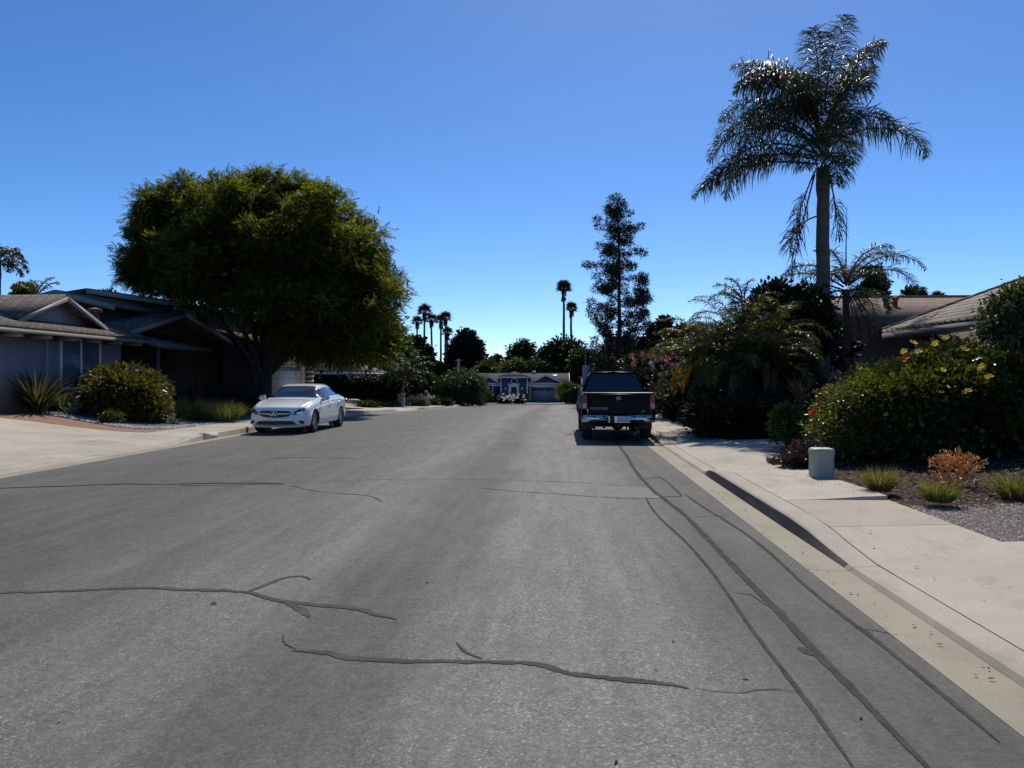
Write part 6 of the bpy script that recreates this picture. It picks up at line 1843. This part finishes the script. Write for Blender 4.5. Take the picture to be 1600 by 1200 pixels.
for px, yc, rp, Y, lab in ((663, 488, 13, 150, 'fan palm with the highest crown of the far left row'), (652, 503, 10, 158, 'fan palm half hidden at the left end of the far row'), (674, 500, 10, 152, 'fan palm standing second in the far left row'), (689, 502, 11, 155, 'fan palm in the middle of the far left row'), (696, 497, 11, 150, 'fan palm with the fullest crown of the far left row'), (629, 520, 9, 140, 'short fan palm close to the big round tree'), (620, 512, 9, 150, 'fan palm seen just past the round tree crown'), (699, 520, 10, 135, 'low fan palm at the right end of the far left row')):
    fan_palm(lab, px, yc, rp, Y, 'fan palms beyond the left houses', n=22)
fan_palm('tallest slender fan palm left of the pine', 881, 450, 12.5, 132, 'pair of fan palms left of the pine', 1.5, 40)
fan_palm('shorter slender fan palm right beside the tallest one', 893, 482, 10, 136, 'pair of fan palms left of the pine', 1.1, 30)

# ---- background trees
BG = [
    ('dense_tree', 'tall flat-topped blackish tree behind the weeping tree', 729, 518, 26, 132, 'blackgreen', dict(lobes=46, nc=22, L=.5, W=.16, cb=-2.5, lr=.30)),
    ('tree', 'reddish leaved tree in the gap left of centre', 774, 555, 13, 150, 'reddish', dict(lobes=14, L=.5, W=.16)),
    ('tree', 'mid green bushy tree behind the left end of the blue house', 765, 566, 26, 126, 'mid', dict(lobes=22, L=.45, W=.15, cb=-1.0)),
    ('tree', 'dark rounded tree behind the blue entry roof', 815, 534, 24, 142, 'dark', dict(lobes=26, L=.5, W=.16, cb=-1)),
    ('tree', 'pale green tree right behind the blue entry roof', 803, 563, 26, 124, 'light', dict(lobes=22, L=.45, W=.13, cb=-1)),
    ('tree', 'low green tree behind the blue garage gable', 840, 565, 26, 122, 'mid', dict(lobes=20, L=.45, W=.14, cb=-1)),
    ('tree', 'broad dark tree under the pair of fan palms', 880, 529, 40, 128, 'dark', dict(lobes=36, L=.5, W=.16, cb=-1)),
    ('tree', 'mid green tree between the fan palms and the pine', 918, 545, 24, 116, 'mid', dict(lobes=24, L=.45, W=.15, cb=-1)),
    ('tree', 'dark tree filling the gap behind the pine trunk', 975, 528, 40, 100, 'dark', dict(lobes=34, L=.42, W=.14, cb=-1)),
    ('tree', 'dark ragged tree right of the pine', 1032, 502, 30, 62, 'blackgreen', dict(lobes=26, L=.3, W=.1, cb=-.5)),
    ('tree', 'dark tree between the pine and the pink flowers', 1070, 515, 34, 48, 'dark', dict(lobes=28, L=.24, W=.08, cb=.2)),
    ('cypress', 'blackish pointed tree behind the short leaning palm', 646, 524, 28, 84, 'blackgreen', dict(lobes=34, L=.36, W=.1, cb=-1, lr=.3, rough=.3)),
    ('cypress', 'blackish ragged tree left of the tall flat-topped one', 684, 572, 20, 88, 'blackgreen', dict(lobes=26, L=.36, W=.1, cb=-1, lr=.3, rough=.3)),
    ('tree', 'green tree showing under the right side of the round crown', 615, 520, 32, 72, 'mid', dict(lobes=28, L=.34, W=.1, cb=0)),
    ('tree', 'dark green tree behind the clipped hedge and leaning palm', 640, 566, 30, 66, 'dark', dict(lobes=26, L=.3, W=.1, cb=-.6)),
    ('tree', 'rounded dark tree top above the brown shake roof', 1362, 418, 22, 46, 'dark', dict(lobes=26, L=.24, W=.06)),
    ('tree', 'low tree top showing right of the vent pipes', 1428, 447, 22, 60, 'dark', dict(lobes=22, L=.28, W=.08)),
    ('tree', 'small distant tree top above the tiled hip roof', 1462, 457, 12, 80, 'mid', dict(lobes=14, L=.3, W=.08)),
    ('tree', 'yellow-green tree top above the roof at far left', 35, 444, 22, 48, 'lime', dict(lobes=20, L=.26, W=.08)),
    ('tree', 'dull tree behind the roof left of the round tree', 160, 462, 40, 62, 'dark', dict(lobes=20, L=.3, W=.09)),
]
for nm, lab, px, yt, hw, Y, fol, kw in BG:
    tree(nm, lab, 'tree', px, yt, hw, Y, fol, **kw)
c_ = P(-4, 412, 44.0)
feather_palm('feather_palm', 'drooping feather palm at the far left edge above the roof', 'palm tree', c_[0], 44.0, .5, c_[2], .2, [(85, 40, 2.0, 2.6), (100, 60, 1.9, 2.5), (60, 30, 1.8, 2.4), (120, 25, 1.8, 2.4), (-90, 50, 2.2, 2.2), (10, 60, 2.0, 2.2), (150, 60, 2, 2.2), (90, 10, 1.7, 1.8)], 'palm', ll=.6, lw=.035, nl=36)
c_ = P(55, 470, 40.0)
feather_palm('feather_palm', 'small feather palm behind the ridge at far left', 'palm tree', c_[0], 40.0, .5, c_[2], .1, [(85, 60, 1.6, 1.5), (-85, 60, 1.5, 1.6), (40, 75, 1.5, 1.2), (-40, 70, 1.5, 1.4), (150, 60, 1.4, 1.6)], 'olive', ll=.4, lw=.025, nl=30)

# ---- lawn blades
def lawn(x0, x1, y0, y1, n, label_kind, h=.06):
    x = rng.uniform(x0, x1, n); y = rng.uniform(y0, y1, n); C = np.stack([x, y, H(x, y) + .015], -1)
    D = rng.normal(size=(n, 3)) * .35 + np.array([0, 0, 1.0]); m = MB(); blades(m, C, D, rng.uniform(.5, 1.2, n) * h, .006, .1)
    return tag(m.build('lawn_grass', B['lawn']), kind='stuff')
lawn(-13.5, -10.84, 35.3, 42, 14000, 0, .07)
lawn(3.88, 6.2, 23.6, 30, 12000, 0, .08)
